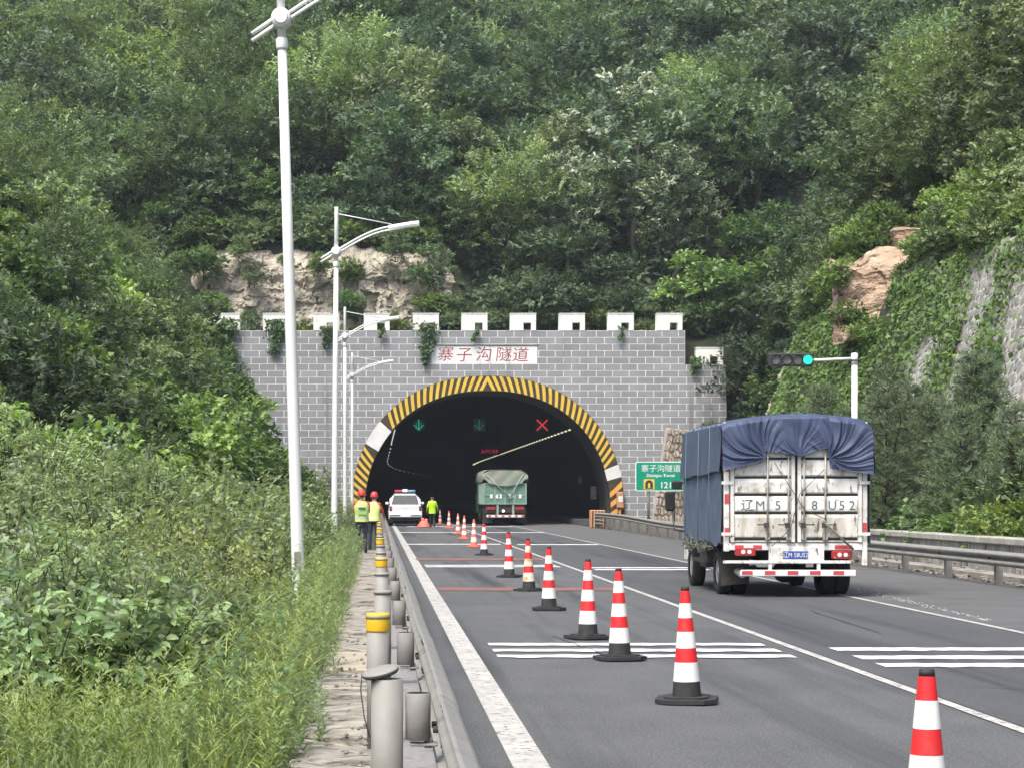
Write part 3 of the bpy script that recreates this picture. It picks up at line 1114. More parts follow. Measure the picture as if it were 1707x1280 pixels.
rg = thing('guardrail', 'steel beam guardrail in front of the low concrete wall', 'guardrail', (0, 0, 0))
py0 = 24.1
rp = [py0 + 3.3 * i for i in range(26)]
def rgx(y): return 11.35 + .25 * sst(60, 105, y)
def rgz(y): return .5 + .2 * sst(75, 100, y)
for i in range(len(rp) - 1):
    m = MB(); wbeam(m, rgx(rp[i]) - .14 - (.006 if i % 2 else 0), rp[i] - .15, rp[i + 1] + .15, rgz(rp[i]), -1, x1=rgx(rp[i + 1]) - .14, zc1=rgz(rp[i + 1]), kz=.85)
    m.build('rail', MT['steel'], rg)
rpost = MB().box(-.065, .065, -.065, .065, -.05, .62).mesh('post', MT['steel_dull'])
rblk = MB().box(-.14, -.07, -.05, .05, .36, .6).mesh('block_out', MT['steel_dull'])
for i, y in enumerate(rp):
    o = place_mesh('post', rpost, rg, (rgx(y), y, 0))
    place_mesh('block_out', rblk, rg, (rgx(y), y, rgz(y) - .5))
    if i < 8: place_mesh('bolt', bolt_me, rg, (rgx(y) - .16, y, rgz(y)))
# splayed end by the tunnel with a striped board
m = MB()
wbeam(m, 11.47, rp[-1], 108.5, .70, -1); wbeam(m, 11.47, 103.5, 108.4, .35, -1)
m.build('rail_end', MT['steel'], rg)

# low concrete wall with coping, in cast panels
cw = thing('concrete_wall', 'low stained concrete wall with pale coping behind the right guardrail', 'wall', (0, 0, 0))
y = 20.7
k = 0
while y < 76:
    L_ = 3.1
    MB().box(12.55, 12.9, y + .012, y + L_ - .012, -.1, .66).build('panel', MT['streaked'], cw)
    MB().box(12.47, 12.98, y + .006, y + L_ - .006, .66, .80, bev=.02).build('coping', MT['coping'], cw)
    y += L_
MB().box(12.0, 12.55, 20.7, 76, -.1, .1).build('gutter', MT['concrete'], cw)
bar = thing('concrete_barrier', 'mossy grey concrete barrier below the rail before the tunnel', 'barrier', (0, 0, 0))
y = 76.2
while y < 106:
    MB().poly_z([(11.85, y), (12.2, y), (12.2, y + 2.45), (11.85, y + 2.45)], -.05, .62).build('segment', MT['streaked'], bar)
    y += 2.5
eb = thing('crash_end_block', 'rust striped end block where the right guardrail meets the tunnel', 'end block', (PX(998, 107), 107, 0))
MB().box(-.42, .38, 0, .8, 0, .95, bev=.04).build('block', MT['call_orange'], eb)
for k in range(5):
    x = -.36 + k * .16
    MB().poly_y([(x, .03), (x + .07, .03), (x + .07 + .02, .92), (x + .02, .92)], -.006, -.001).build('stripe', MT['stripe_k'], eb)
# litter: fallen leaves and grit in the gutter, spilled grain on the shoulder
m = MB()
rng = random.Random(11)
for i in range(420):
    yy = rng.uniform(33, 62); xx = 11.5 + rng.random() ** 2 * .9 + rng.uniform(-.1, .1)
    a = rng.uniform(0, 6.28); r = rng.uniform(.03, .085); z = .012 + rng.uniform(0, .1) * (xx > 12.0) + .1 * (xx > 12.0)
    m.add([(xx + r * math.cos(a + q), yy + r * math.sin(a + q) * 1.5, z + rng.uniform(0, .05)) for q in (0, 1.6, 3.1, 4.7)], [(0, 1, 2, 3)])
MT['litter'] = mat('dry_leaf_litter', (.16, .11, .075), (.3, .26, .21), scale=9, rough=.9)
tag(m.build('leaf_litter', MT['litter']), 'dry leaves and grit lying along the foot of the wall', 'litter', kind='stuff')
m = MB()
for i in range(120):
    u = rng.random() ** 1.3
    yy = 26.5 + u * 9.5; xx = 7.95 + (yy - 27) * .045 + rng.gauss(0, .03 + .1 * u)
    r = rng.uniform(.006, .015)
    m.add([(xx - r, yy - r * 2, .009), (xx + r, yy - r, .009), (xx + r * .7, yy + r * 2, .012), (xx - r, yy + r, .009)], [(0, 1, 2, 3)])
tag(m.build('spilled_grit', MT['line_clean']), 'thin trail of pale grit on the right shoulder', 'grit', kind='stuff')

# ------------------------------------------------------------------ traffic cones
MT['cone_red'] = mat('cone_red', (.78, .022, .03), (.68, .03, .03), scale=9, rough=.42, coords='obj', spots=((.45, .06, .05), 9, .58, .14))
MT['cone_white'] = mat('cone_white', (.82, .84, .8), (.74, .75, .7), scale=9, rough=.45, coords='obj', spots=((.5, .46, .38), 8, .6, .12))
MT['cone_faded'] = mat('cone_faded_orange', (.82, .16, .1), (.75, .22, .15), scale=9, rough=.5, coords='obj')
MT['cone_dirty'] = mat('cone_dirty_white', (.76, .72, .58), (.45, .3, .14), scale=9, rough=.6, coords='obj', lo=.48, hi=.62)
CB = [0, .135, .31, .44, .59, .715, .85, .965, 1.0]


def make_cone(name='traffic_cone', base_mat=None, red=None, white=None, dark_foot=True, H=.85):
    base_mat = base_mat or MT['rubber']; red = red or MT['cone_red']; white = white or MT['cone_white']
    t = thing(name, '', 'traffic cone')
    def rr(f): return .113 + (.03 - .113) * f
    w = .235; c = .09
    oct_ = [(-w + c, -w), (w - c, -w), (w, -w + c), (w, w - c), (w - c, w), (-w + c, w), (-w, w - c), (-w, -w + c)]
    b = MB().poly_z(oct_, .0, .032); b.poly_z([(x * .72, y * .72) for x, y in oct_], .032, .046)
    b.build('base', base_mat, t)
    def band(nm, f0, f1, mt, proud=0.0):
        MB().lathe([(rr(f0) + proud, .046 + H * f0), (rr(f1) + proud, .046 + H * f1)], 24, caps=(nm == 'cap')).build(nm, mt, t)
    seq = [('foot', base_mat if dark_foot else red), ('white_band', white), ('red_band', red), ('white_band', white), ('red_band', red), ('white_band', white), ('red_band', red), ('cap', MT['rubber'] if dark_foot else red)]
    for i, (nm, mt) in enumerate(seq):
        band(nm, CB[i], CB[i + 1], mt, .003 if nm == 'white_band' else .0015 if nm == 'red_band' else 0)
    return t


ordn = ['nearest traffic cone, cut off by the bottom of the picture', 'traffic cone just in front of the nearest triple white stripes', 'traffic cone whose base stands on the nearest triple white stripes', 'traffic cone just behind the nearest triple white stripes', 'traffic cone on bare asphalt in front of the brown smeared cone', 'traffic cone with brown smeared white bands', 'traffic cone standing alone behind the brown smeared one', 'traffic cone, smallest of those with a black base']
spots_ = [(PX(1545, 8.3), 8.3), (PX(1145, 15.9), 15.9), (PX(1033, 20.1), 20.1), (PX(980, 23.1), 23.1), (PX(915, 29), 29), (PX(882, 35), 35), (PX(849, 41), 41), (PX(807, 56.7), 56.7)]
proto = make_cone()
km = kid_map(proto)
dirty = make_cone(white=MT['cone_dirty'])
GRP = 'traffic cones closing the left lane'
rngc = random.Random(8)
for i, (x, y) in enumerate(spots_):
    lab = 'red and white ' + ordn[i]
    if i == 0:
        o = proto; o.location = (x, y, .009); tag(o, lab, None, GRP)
    elif i == 5:
        o = dirty; o.location = (x, y, .009); tag(o, lab, None, GRP); o.rotation_euler = (0, R(-1.5), .4)
    else:
        o = copy_tree(proto, km, (x, y, .012), rngc.uniform(-.4, .4), 1.0, lab, GRP)
        o.rotation_euler = (R(rngc.uniform(-.8, .8)), R(rngc.uniform(-1.2, 1.2)), o.rotation_euler[2])
faded = make_cone(base_mat=MT['cone_faded'], red=MT['cone_faded'], dark_foot=False)
kf = kid_map(faded)
fsp = [(790, 66, 'pinkish faded cone nearest of those without a black base'), (774, 79, 'second of the pinkish faded cones from the front, left of the faded nearest one'), (763.5, 90, 'third pinkish faded cone from the front, in the row toward the tunnel'), (748.5, 107, 'pinkish faded cone just outside the dark tunnel mouth'), (733.5, 124, 'faded cone standing farthest inside the tunnel mouth')]
for i, (px, Y, lab) in enumerate(fsp):
    if i == 0:
        o = faded; o.location = (PX(px, Y), Y, .012); tag(o, lab, None, GRP)
    else:
        copy_tree(faded, kf, (PX(px, Y), Y, .012), rngc.uniform(-.4, .4), 1.0, lab, GRP)
# squat collapsible cone by the walking man
t = thing('collapsed_cone', 'squat orange collapsible cone sagging on the road beside the walking person', 'traffic cone', (PX(707, 110), 110, .012))
MB().lathe([(.42, 0), (.43, .05), (.34, .1), (.36, .15), (.24, .22), (.25, .27), (.13, .36)], 18).build('folded_body', MT['cone_faded'], t)
MB().lathe([(.09, .34), (.1, .42), (.06, .5)], 10, 0, (-.07, 0, 0)).build('top', MT['cone_faded'], t)
MB().lathe([(.08, .32), (.09, .4), (.05, .46)], 10, 0, (.12, 0, 0)).build('fold', MT['cone_faded'], t)

# ------------------------------------------------------------------ green tunnel sign
MT['sign_green'] = mat('sign_green', (.0, .3, .19), (.0, .27, .17), scale=3, rough=.45)
MT['sign_white'] = mat('sign_white', (.8, .82, .8), rough=.5)
MT['sign_yellow'] = mat('sign_yellow', (.75, .55, .08), rough=.5)
MT['sign_dark'] = mat('sign_dark', (.05, .035, .02), rough=.6)
YS = 100.0
t = thing('tunnel_sign', 'green road sign naming the tunnel beside the portal', 'road sign', (0, YS, 0))
def rrect(x0, x1, z0, z1, r, n_=5):
    pts = []
    for cx, cz, a0 in ((x1 - r, z0 + r, -90), (x1 - r, z1 - r, 0), (x0 + r, z1 - r, 90), (x0 + r, z0 + r, 180)):
        for i in range(n_ + 1):
            a = R(a0 + 90 * i / n_); pts.append((cx + r * math.cos(a), cz + r * math.sin(a)))
    return pts
sx0, sx1, sz0, sz1 = PX(1059, YS), PX(1143, YS), PZ(818, YS), PZ(769, YS)
bd = MB().poly_y(rrect(sx0, sx1, sz0, sz1, .1), 0, .03).build('board', MT['sign_white'], t)
MB().poly_y(rrect(sx0 + .045, sx1 - .045, sz0 + .045, sz1 - .045, .08), -.004, -.001).build('face', MT['sign_green'], bd)
cxs = (sx0 + sx1) / 2
place_mesh('lettering', text_mesh('寨子沟隧道', .39, MT['sign_white']), bd, (cxs + .02, -.007, PZ(781, YS)))
place_mesh('lettering', text_mesh('Zhaizigou Tunnel', .2, MT['sign_white'], bold=.003), bd, (cxs, -.007, PZ(792, YS)))
place_mesh('lettering', text_mesh('1210m', .42, MT['sign_white'], bold=.006, align='LEFT'), bd, (PX(1099.5, YS), -.007, PZ(808.5, YS)))
pic = MB().box(PX(1073, YS), PX(1091, YS), -.007, -.0045, PZ(815, YS), PZ(798, YS)).build('pictogram', MT['sign_yellow'], bd)
def archp(cx, z0, w, h):
    return [(cx - w, z0), (cx + w, z0)] + [(cx + w * math.cos(R(a)), z0 + h - w + w * math.sin(R(a))) for a in range(0, 181, 15)]
ax_ = PX(1082, YS)
MB().poly_y(archp(ax_, PZ(814, YS), .19, .42), -.0095, -.0075).build('tunnel_mark', MT['sign_dark'], pic)
MB().poly_y(archp(ax_, PZ(812.5, YS), .055, .24), -.012, -.0098).build('vehicle_mark', MT['sign_yellow'], pic)
for px in (1081.5, 1124):
    MB().lathe([(.06, -.1), (.06, sz1 - .1)], 12, 0, (PX(px, YS), .1, 0)).build('post', MT['steel'], t)

# ------------------------------------------------------------------ traffic light
YT = 51.0
XT = PX(1424.5, YT)
t = thing('traffic_light', 'four lens traffic light on a pole with its green lens lit', 'traffic light', (XT, YT, 0))
MT['lens_green'] = emit('green_signal', (.01, .8, .32), 1.3)
MT['lens_off'] = mat('dark_lens', (.1, .105, .1), (.15, .155, .15), scale=12, rough=.25)
MT['sig_case'] = mat('signal_case', (.035, .037, .036), rough=.5)
zt = PZ(600, YT)
MB().lathe([(.085, -.1), (.075, zt + .02)], 14).build('pole', MT['pole'], t)
MB().lathe([(.085, zt - .12), (.085, zt + .15), (.05, zt + .17)], 14).build('pole_head', MT['pole'], t)
MB().lathe([(.11, zt - .03), (.11, zt + .0)], 14).build('clamp', MT['sig_case'], t)
MB().tube([(-.07, 0, zt + .03), (-1.08, 0, zt - .01)], .035, 8).build('arm', MT['pole'], t)
hx0, hx1 = PX(1281, YT) - XT, PX(1355, YT) - XT
case = MB().box(hx0, hx1, -.08, .08, zt - .165, zt + .16, bev=.02).build('housing', MT['sig_case'], t)
for i, px in enumerate((1292.5, 1311, 1328.5, 1345.5)):
    cx = PX(px, YT) - XT
    MB().lathe([(.112, -.1), (.112, -.085)], 20, 0, (cx, 0, zt - .005), 'y').build('lens', MT['lens_green'] if i == 3 else MT['lens_off'], case)
    # hood: open half tube
    vs_ = []
    for a in range(-20, 201, 20):
        for yy in (-.08, -.17 if a not in (-20, 200) else -.1):
            vs_.append((cx + .122 * math.cos(R(a)), yy if 20 < a < 160 else max(yy, -.14), zt - .005 + .122 * math.sin(R(a))))
    n_ = len(vs_) // 2
    MB().add(vs_, [(2 * j, 2 * j + 1, 2 * j + 3, 2 * j + 2) for j in range(n_ - 1)]).build('hood', MT['sig_case'], case)

# ------------------------------------------------------------------ vehicles
MT['dirty_white'] = mat('dirty_white_paint', (.78, .78, .74), (.66, .66, .61), scale=2.0, rough=.55, spots=((.4, .34, .25), 6, .55, .14), spots2=((.17, .13, .095), 12, .6, .08), stretch2=(1.4, 1, .4), coords='obj')
MT['grimy'] = mat('grimy_white_paint', (.72, .71, .65), (.46, .42, .35), scale=4.0, rough=.65, spots=((.15, .12, .095), 10, .57, .08), coords='obj', stretch=(1.6, 1, .5))
MT['door_bar'] = mat('door_bar', (.5, .5, .46), (.36, .34, .3), scale=8, rough=.5, metal=.2, coords='obj')
MT['shadow_gap'] = mat('dark_gap', (.03, .03, .028), rough=.9)
MT['tarp'] = mat('blue_tarpaulin', (.048, .068, .13), (.036, .052, .105), scale=2.2, rough=.6, coords='obj', bump=.12, bscale=22, spots=((.06, .085, .165), 3, .58, .15))
MT['tarp_side'] = mat('faded_blue_tarpaulin', (.085, .115, .165), (.06, .085, .13), scale=3, rough=.65, coords='obj', bump=.3, bscale=14, stretch=(1, 1, .3))
MT['net'] = mat('blue_grey_net', (.1, .14, .19), (.068, .1, .15), scale=9, rough=.8, coords='obj', bump=.4, bscale=40, stretch=(1, 1.6, .35))
MT['rope'] = mat('blue_rope', (.12, .19, .25), rough=.8)
MT['green_net'] = mat('green_grey_net', (.1, .13, .09), (.2, .2, .15), scale=14, rough=.9, coords='obj')
MT['chassis'] = mat('dirty_chassis', (.035, .033, .03), (.06, .055, .048), scale=6, rough=.85, coords='obj')
MT['tyre'] = mat('tyre', (.02, .02, .02), (.032, .031, .03), scale=12, rough=.85, coords='obj')
MT['rim'] = mat('steel_rim', (.42, .42, .4), (.3, .29, .27), scale=7, rough=.5, metal=.3, coords='obj')
MT['lamp_red'] = mat('red_tail_lamp', (.42, .03, .035), (.3, .03, .03), scale=14, rough=.3, coords='obj', spots=((.4, .22, .2), 14, .62, .06))
MT['tape_red'] = mat('red_tape', (.6, .06, .07), (.45, .07, .07), scale=10, rough=.5, coords='obj')
MT['plate_blue'] = mat('plate_blue', (.03, .07, .3), rough=.4)
MT['ink_green'] = mat('dark_green_ink', (.05, .1, .085), (.09, .15, .13), scale=9, rough=.7)
MT['glass'] = mat('car_glass', (.03, .034, .036), rough=.08, spec=.8)
MT['mirror_case'] = mat('black_mirror_case', (.02, .02, .022), rough=.4)


def wheel(name, parent, x, y, r, w, side):
    """wheel on the X axis; side = outward direction"""
    e = bpy.data.objects.new(name, None); link(e, parent); e.location = (x, y, r)
    MB().lathe([(r * .58, -w / 2), (r * .93, -w / 2), (r, -w / 2 + .03), (r, w / 2 - .03), (r * .93, w / 2), (r * .58, w / 2)], 28, 0, (0, 0, 0), 'x', caps=False).build('tyre', MT['tyre'], e)
    s = side
    MB().lathe([(r * .6, s * w * .36), (r * .55, s * w * .42), (r * .5, s * w * .2), (r * .2, s * w * .12), (r * .18, s * w * .4), (.02, s * w * .42)], 20, 0, (0, 0, 0), 'x').build('rim', MT['rim'], e)
    return e


YTR = 32.7
STR = FPX / YTR
TCX = 6.70
def tx(px): return (px - 630) / STR - TCX
def tz(py): return CAMH - (py - 829) / STR
truck = thing('tarped_truck', 'small white box truck with a blue tarpaulin tied over its load', 'truck', (TCX, YTR, 0))
HWX = 1.15
BL = 3.95                    # box length
ZB, ZT = .86, 2.86
# rear frame
f = MB()
for s in (-1, 1):
    f.box(s * HWX - (.0 if s < 0 else .085), s * HWX + (.085 if s < 0 else 0), 0, .1, ZB - .35 if s > 0 else ZB - .12, ZT - .05, bev=.01)
f.box(-HWX + .085, HWX - .085, .002, .1, ZB - .1, ZB + .015)
f.box(-HWX + .085, HWX - .085, .0, .1, ZT - .12, ZT - .05)
frame = f.build('rear_frame', MT['dirty_white'], truck)
for s, lst in ((-1, ((2.02, 2.2), (1.5, 1.66), (.98, 1.12))), (1, ((1.05, 1.2),))):
    for z0, z1 in lst:
        x = s * (HWX - .043)
        MB().box(x - .036, x + .036, -.005, -.001, z0, z1).build('red_marker', MT['tape_red'], frame)
# box body
MB().box(-HWX + .02, HWX - .02, .1, BL, ZB, ZT - .06).build('box_body', MT['grimy'], truck)
# doors
GZ = [.93, 1.347, 1.639, 1.917, 2.217, 2.74]
for s, (xa, xb) in ((-1, (-HWX + .1, -.022)), (1, (.022, HWX - .1))):
    d = MB().box(xa, xb, -.012, .03, ZB + .03, ZT - .13).build('door', MT['grimy'], truck)
    # raised stiles and rails
    MB().box(xa, xa + .055, -.04, -.012, ZB + .03, ZT - .13).build('stile', MT['dirty_white'], d)
    MB().box(xb - .055, xb, -.04, -.012, ZB + .03, ZT - .13).build('stile', MT['dirty_white'], d)
    for i in range(len(GZ) - 1):
        z0, z1 = GZ[i] + .028, GZ[i + 1] - .012
        # panel with sloped edge: flat centre proud, shadow groove below
        x0, x1 = xa + .062, xb - .062
        vs_ = [(x0, -.013, z0), (x1, -.013, z0), (x1, -.013, z1), (x0, -.013, z1),
               (x0 + .012, -.036, z0 + .02), (x1 - .012, -.036, z0 + .02), (x1 - .012, -.036, z1 - .055), (x0 + .012, -.036, z1 - .055)]
        MB().add(vs_, [(0, 1, 5, 4), (1, 2, 6, 5), (2, 3, 7, 6), (3, 0, 4, 7), (4, 5, 6, 7)]).build('panel', MT['grimy'] if i == 0 else MT['dirty_white'], d)
        MB().box(x0, x1, -.0135, -.0125, GZ[i] - .012, GZ[i] + .026).build('groove', MT['shadow_gap'], d)
    for zz in (1.84, 1.02):
        hx = xa + .02 if s < 0 else xb - .02
        MB().box(min(hx, hx + s * .12) - .05, max(hx, hx + s * .12) + .03 , -.055, -.04, zz - .025, zz + .025).build('hinge', MT['dirty_white'], d)
    for bx in ((-.465, -.13) if s < 0 else (.118, .46)):
        b = MB().tube([(bx, -.07, ZB - .02), (bx, -.07, 2.6)], .0145, 8)
        for zz in (.95, 1.75, 2.3): b.box(bx - .035, bx + .035, -.075, -.036, zz - .02, zz + .02)
        b.build('locking_bar', MT['door_bar'], d)
        h = MB().tube([(bx, -.085, 1.17), (bx - .17 * (1 if bx < 0 else -1) * 1, -.09, 1.17)], .011, 6)
        h.box(bx - .06, bx + .02, -.1, -.07, 1.12, 1.2)
        h.build('door_handle', MT['chassis'], d)
    MB().box(xa + .1, xb - .1, -.0375, -.0362, GZ[1] + .07, GZ[2] - .085).build('number_strip', MT['plate_w'], d)
MB().box(-.02, .02, .0, .03, ZB + .03, ZT - .13).build('door_gap_shade', MT['shadow_gap'], truck)  # dark strip standing in for the shade between the doors
for ch, px in (('辽', 1245), ('M', 1266.5), ('5', 1296), ('8', 1357), ('U', 1386.5), ('5', 1402.5), ('2', 1419.5)):
    place_mesh('painted_character', text_mesh(ch, .205, MT['ink_green']), truck, (tx(px), -.041, tz(842.5)))

# tarpaulin: rear apron with folds gathered at three tie points
def tri(x): return 2 * abs((x / math.tau) % 1 - .5) * 2 - 1
def ridge(th, k_, ph): 
    th = th + .16 * mnoise.noise(Vector((th * 3.1, ph, .3)))
    v = .5 + .5 * math.sin(th * k_ + ph)
    v *= .55 + .6 * abs(mnoise.noise(Vector((th * 2.2 + ph, 1.7, ph))) * 1.6)
    return v ** 2.8 + .25 * (.5 + .5 * math.sin(th * k_ * 2.7 + ph * 3)) ** 2
TOPY = tz(690)
def edge_z(u):
    pts = [(0, 784), (.12, 778), (.285, 767), (.292, 752), (.36, 754), (.45, 757.5), (.515, 761), (.57, 757), (.63, 750), (.70, 747), (.708, 781), (.8, 783), (1.0, 791)]
    for (a, ya), (b, yb) in zip(pts[:-1], pts[1:]):
        if a <= u <= b: return tz(ya + (yb - ya) * (u - a) / (b - a))
    return tz(791)
def top_z(u):
    # gently domed with rounded shoulders
    z = tz(704) + (tz(689) - tz(704)) * math.sin(math.pi * min(1, max(0, u * .9 + .03))) 
    z -= .10 * max(0, (u - .9) / .1) ** 2 + .07 * max(0, (.06 - u) / .06) ** 2
    return z
TX0, TX1 = -HWX - .05, HWX + .06
ties = [(.29, tz(764), 19, .06), (.52, tz(760), 15, .024), (.705, tz(765), 20, .065)]
def apron_y(u, z):
    x = TX0 + (TX1 - TX0) * u
    dy = 0.0
    for tu, tz_, k_, A in ties:
        tx_ = TX0 + (TX1 - TX0) * tu
        dx, dz = x - tx_, z - tz_
        r = math.hypot(dx, dz)
        th = math.atan2(dz, dx)
        if tu == .29: w_ = 1.0 if dx < .05 else max(0, 1 - dx / .35)
        elif tu == .705: w_ = 1.0 if dx > -.05 else max(0, 1 + dx / .35)
        else: w_ = max(0, 1 - abs(dx) / .6)
        w_ *= min(1, r / .12) * math.exp(-max(0, r - .35) * 1.1)
        dy += A * w_ * (ridge(th + .12 * math.sin(r * 6 + tu * 9), k_, tu * 20) - .25)
    dy += .02 * math.sin(x * 9 + z * 5) * math.sin(z * 7)
    return -.11 - .06 * max(0, (ZT + .05 - z)) - dy
m = MB()
NU, NV = 200, 70
us = [i / NU for i in range(NU + 1)]
for j in range(NV + 1):
    v = j / NV
    for u in us:
        zt_, zb_ = top_z(u), edge_z(u)
        z = zt_ + (zb_ - zt_) * v
        x = TX0 + (TX1 - TX0) * u
        yy = apron_y(u, z)
        k_ = min(1, v / .12)
        yy = yy * (k_ ** .6) + .02 * (1 - k_)
        m.v.append((x, yy, z))
for j in range(NV):
    for i in range(NU):
        m.f.append((j * (NU + 1) + i, j * (NU + 1) + i + 1, (j + 1) * (NU + 1) + i + 1, (j + 1) * (NU + 1) + i)); m.m.append(0); m.sm.append(True)
# roof sheet running forward, and left / right side skirts
b0 = len(m.v)
NY = 40
for j in range(NY + 1):
    yy = .02 + (BL + .1) * j / NY
    for u in us[::4]:
        x = TX0 + (TX1 - TX0) * u
        m.v.append((x, yy, top_z(u) + (.018 * math.sin(yy * 5 + x * 2) + .012 * math.sin(yy * 13 + x * 3)) * min(1, j / 4) - .03 * abs(math.sin(yy * 2.4)) * min(1, j / 4)))
nu4 = len(us[::4])
for j in range(NY):
    for i in range(nu4 - 1):
        m.f.append((b0 + j * nu4 + i, b0 + j * nu4 + i + 1, b0 + (j + 1) * nu4 + i + 1, b0 + (j + 1) * nu4 + i)); m.m.append(0); m.sm.append(True)
tarp = m.build('tarpaulin', MT['tarp'], truck)
for s, xb, ztop, zlow in ((-1, TX0, top_z(0), 2.02), (1, TX1, top_z(1), 1.98)):
    m = MB()
    NZ = 24
    for j in range(NZ + 1):
        v = j / NZ
        for i in range(81):
            yy = -.10 * min(1, v * 8) * (1 if i == 0 else 0) + (BL + .12) * i / 80
            zl = zlow + .012 * math.sin(yy * 3.1) + (-.02 * yy)
            z = ztop + (zl - ztop) * v
            fold = (.012 * math.sin(yy * 4.3 + z * 2) + .008 * math.sin(yy * 9 - 2.3 * z) + .006 * math.sin(yy * 21 + 5 * z)) * v
            m.v.append((xb + s * (.012 + .03 * v) + s * fold, yy, z))
    for j in range(NZ):
        for i in range(80):
            m.f.append((j * 81 + i, j * 81 + i + 1, (j + 1) * 81 + i + 1, (j + 1) * 81 + i)); m.m.append(0); m.sm.append(True)
    m.build('side_skirt', MT['tarp_side'], tarp)
    # net below
    m = MB()
    for j in range(NZ + 1):
        v = j / NZ
        for i in range(81):
            yy = .04 + (BL + .02) * i / 80
            z = 2.1 + (.84 + .04 * math.sin(yy * 7) - 2.1) * v
            m.v.append((xb + s * (-.01) + s * (.005 * math.sin(yy * 17 + z) + .012 * math.sin(yy * 4 + z * 3)), yy, z))
    for j in range(NZ):
        for i in range(80):
            m.f.append((j * 81 + i, j * 81 + i + 1, (j + 1) * 81 + i + 1, (j + 1) * 81 + i)); m.m.append(0); m.sm.append(True)
    net = m.build('side_net', MT['net'], truck)
    for yy in (.75, 1.9, 3.3):
        MB().tube([(xb + s * .06, yy, ztop - .02), (xb + s * .07, yy + .06, 1.6), (xb + s * .05, yy + .14, .82)], .005, 5).build('rope', MT['rope'], net)
# bundled netting at the lower edge near the wheel
rng = random.Random(4)
m = MB()
for i in range(200):
    c = Vector((TX0 + .02 + rng.gauss(0, .03), rng.uniform(1.0, 3.9), .82 + rng.gauss(0, .035)))
    d = Vector((rng.gauss(0, .6), rng.gauss(0, 1), rng.gauss(0, .8) - .35)).normalized() * rng.uniform(.05, .13)
    m.tube([c, c + d * .5 + Vector((0, 0, -.03)), c + d], .009, 4, caps=False)
m.build('bundled_net', MT['green_net'], truck)
# diagonal lashings over the doors
m = MB()
m.tube([(-.36, -.08, tz(770)), (.13, -.085, tz(850)), (.48, -.09, tz(865))], .006, 5)
m.tube([(.44, -.08, tz(782)), (.05, -.085, tz(822)), (-.1, -.09, tz(880)), (-.4, -.08, tz(910))], .006, 5)
m.tube([(.42, -.09, tz(868)), (.9, -.09, tz(915))], .02, 6, 1)
m.build('lashing', [MT['chassis'], MT['green_net']], truck)

# lower rear: tape strips, lamps, number plate, bumpers
sills = [MB().box(-HWX + .09, -.42, -.015, .0, ZB - .095, ZB - .005).build('sill_strip', MT['plate_w'], truck), MB().box(.43, HWX - .09, -.015, 0, ZB - .095, ZB - .005).build('sill_strip', MT['plate_w'], truck)]
for px in (1232, 1262.5, 1398.5, 1413):
    strip_ = sills[px > 1320]
    MB().box(tx(px) - .07, tx(px) + .07, -.019, -.0155, ZB - .085, ZB - .02).build('red_tape', MT['tape_red'], strip_)
for xa, xb, za in ((tx(1225), tx(1260), tz(926)), (tx(1386), tx(1420), tz(931))):
    l_ = MB().box(xa, xb, -.03, .06, za, za + .135, bev=.02).build('tail_lamp', MT['lamp_red'], truck)
    for k_ in (.38, .68):
        MB().lathe([(.035, -.036), (.035, -.03)], 12, 0, (xa + (xb - xa) * k_, 0, za + .068), 'y').build('round_lens', MT['plate_w'], l_)
pl = MB().box(tx(1282), tx(1372), -.02, .04, tz(935), tz(911), bev=.008).build('plate_panel', MT['dirty_white'], truck)
for a_, b_ in ((1281, 1287), (1367, 1373)): MB().box(tx(a_), tx(b_), -.03, -.02, tz(935), tz(909)).build('plate_bracket', MT['dirty_white'], pl)
np_ = MB().box(tx(1304.5), tx(1346.5), -.026, -.0205, tz(931), tz(918)).build('number_plate', MT['plate_blue'], pl)
place_mesh('lettering', text_mesh('辽M 58U52', .105, MT['sign_white'], sx=.8), np_, (tx(1325.5), -.029, tz(924.7)))
MB().box(tx(1205), tx(1417), -.06, .0, tz(938.5), tz(933.5), bev=.008).build('upper_bumper', MT['dirty_white'], truck)
bm_ = MB().box(tx(1233), tx(1425), -.09, -.02, tz(959.5), tz(949), bev=.01).build('lower_bumper', MT['plate_w'], truck)
for px in (1244, 1282, 1320, 1357, 1396):
    MB().box(tx(px) - .085, tx(px) + .085, -.094, -.0905, tz(957), tz(950.5)).build('red_tape', MT['tape_red'], bm_)
for px in (1283, 1364): MB().box(tx(px) - .025, tx(px) + .025, -.05, .02, tz(951), tz(936)).build('bumper_bracket', MT['dirty_white'], truck)
m = MB()
for s in (-1, 1): m.box(s * .38 - .045, s * .38 + .045, .05, BL + 1.4, .56, .74)
for yy in (.3, 1.4, 2.6, 3.7): m.box(-.9, .9, yy, yy + .08, .72, .85)
m.box(-HWX + .05, HWX - .05, .04, BL, ZB - .05, ZB - .001)
m.build('chassis', MT['chassis'], truck)
AXY = 1.2
m = MB().tube([(-.8, AXY, .38), (.8, AXY, .38)], .07, 10)
m.lathe([(.03, -.2), (.16, -.12), (.19, 0), (.16, .12), (.03, .2)], 14, 0, (.05, AXY, .38), 'y')
m.build('rear_axle', MT['chassis'], truck)
for s in (-1, 1):
    wheel('wheel', truck, s * .96, AXY, .38, .22, s)
    wheel('wheel', truck, s * .72, AXY, .38, .22, s)
    wheel('wheel', truck, s * .9, AXY + 3.2, .38, .22, s)
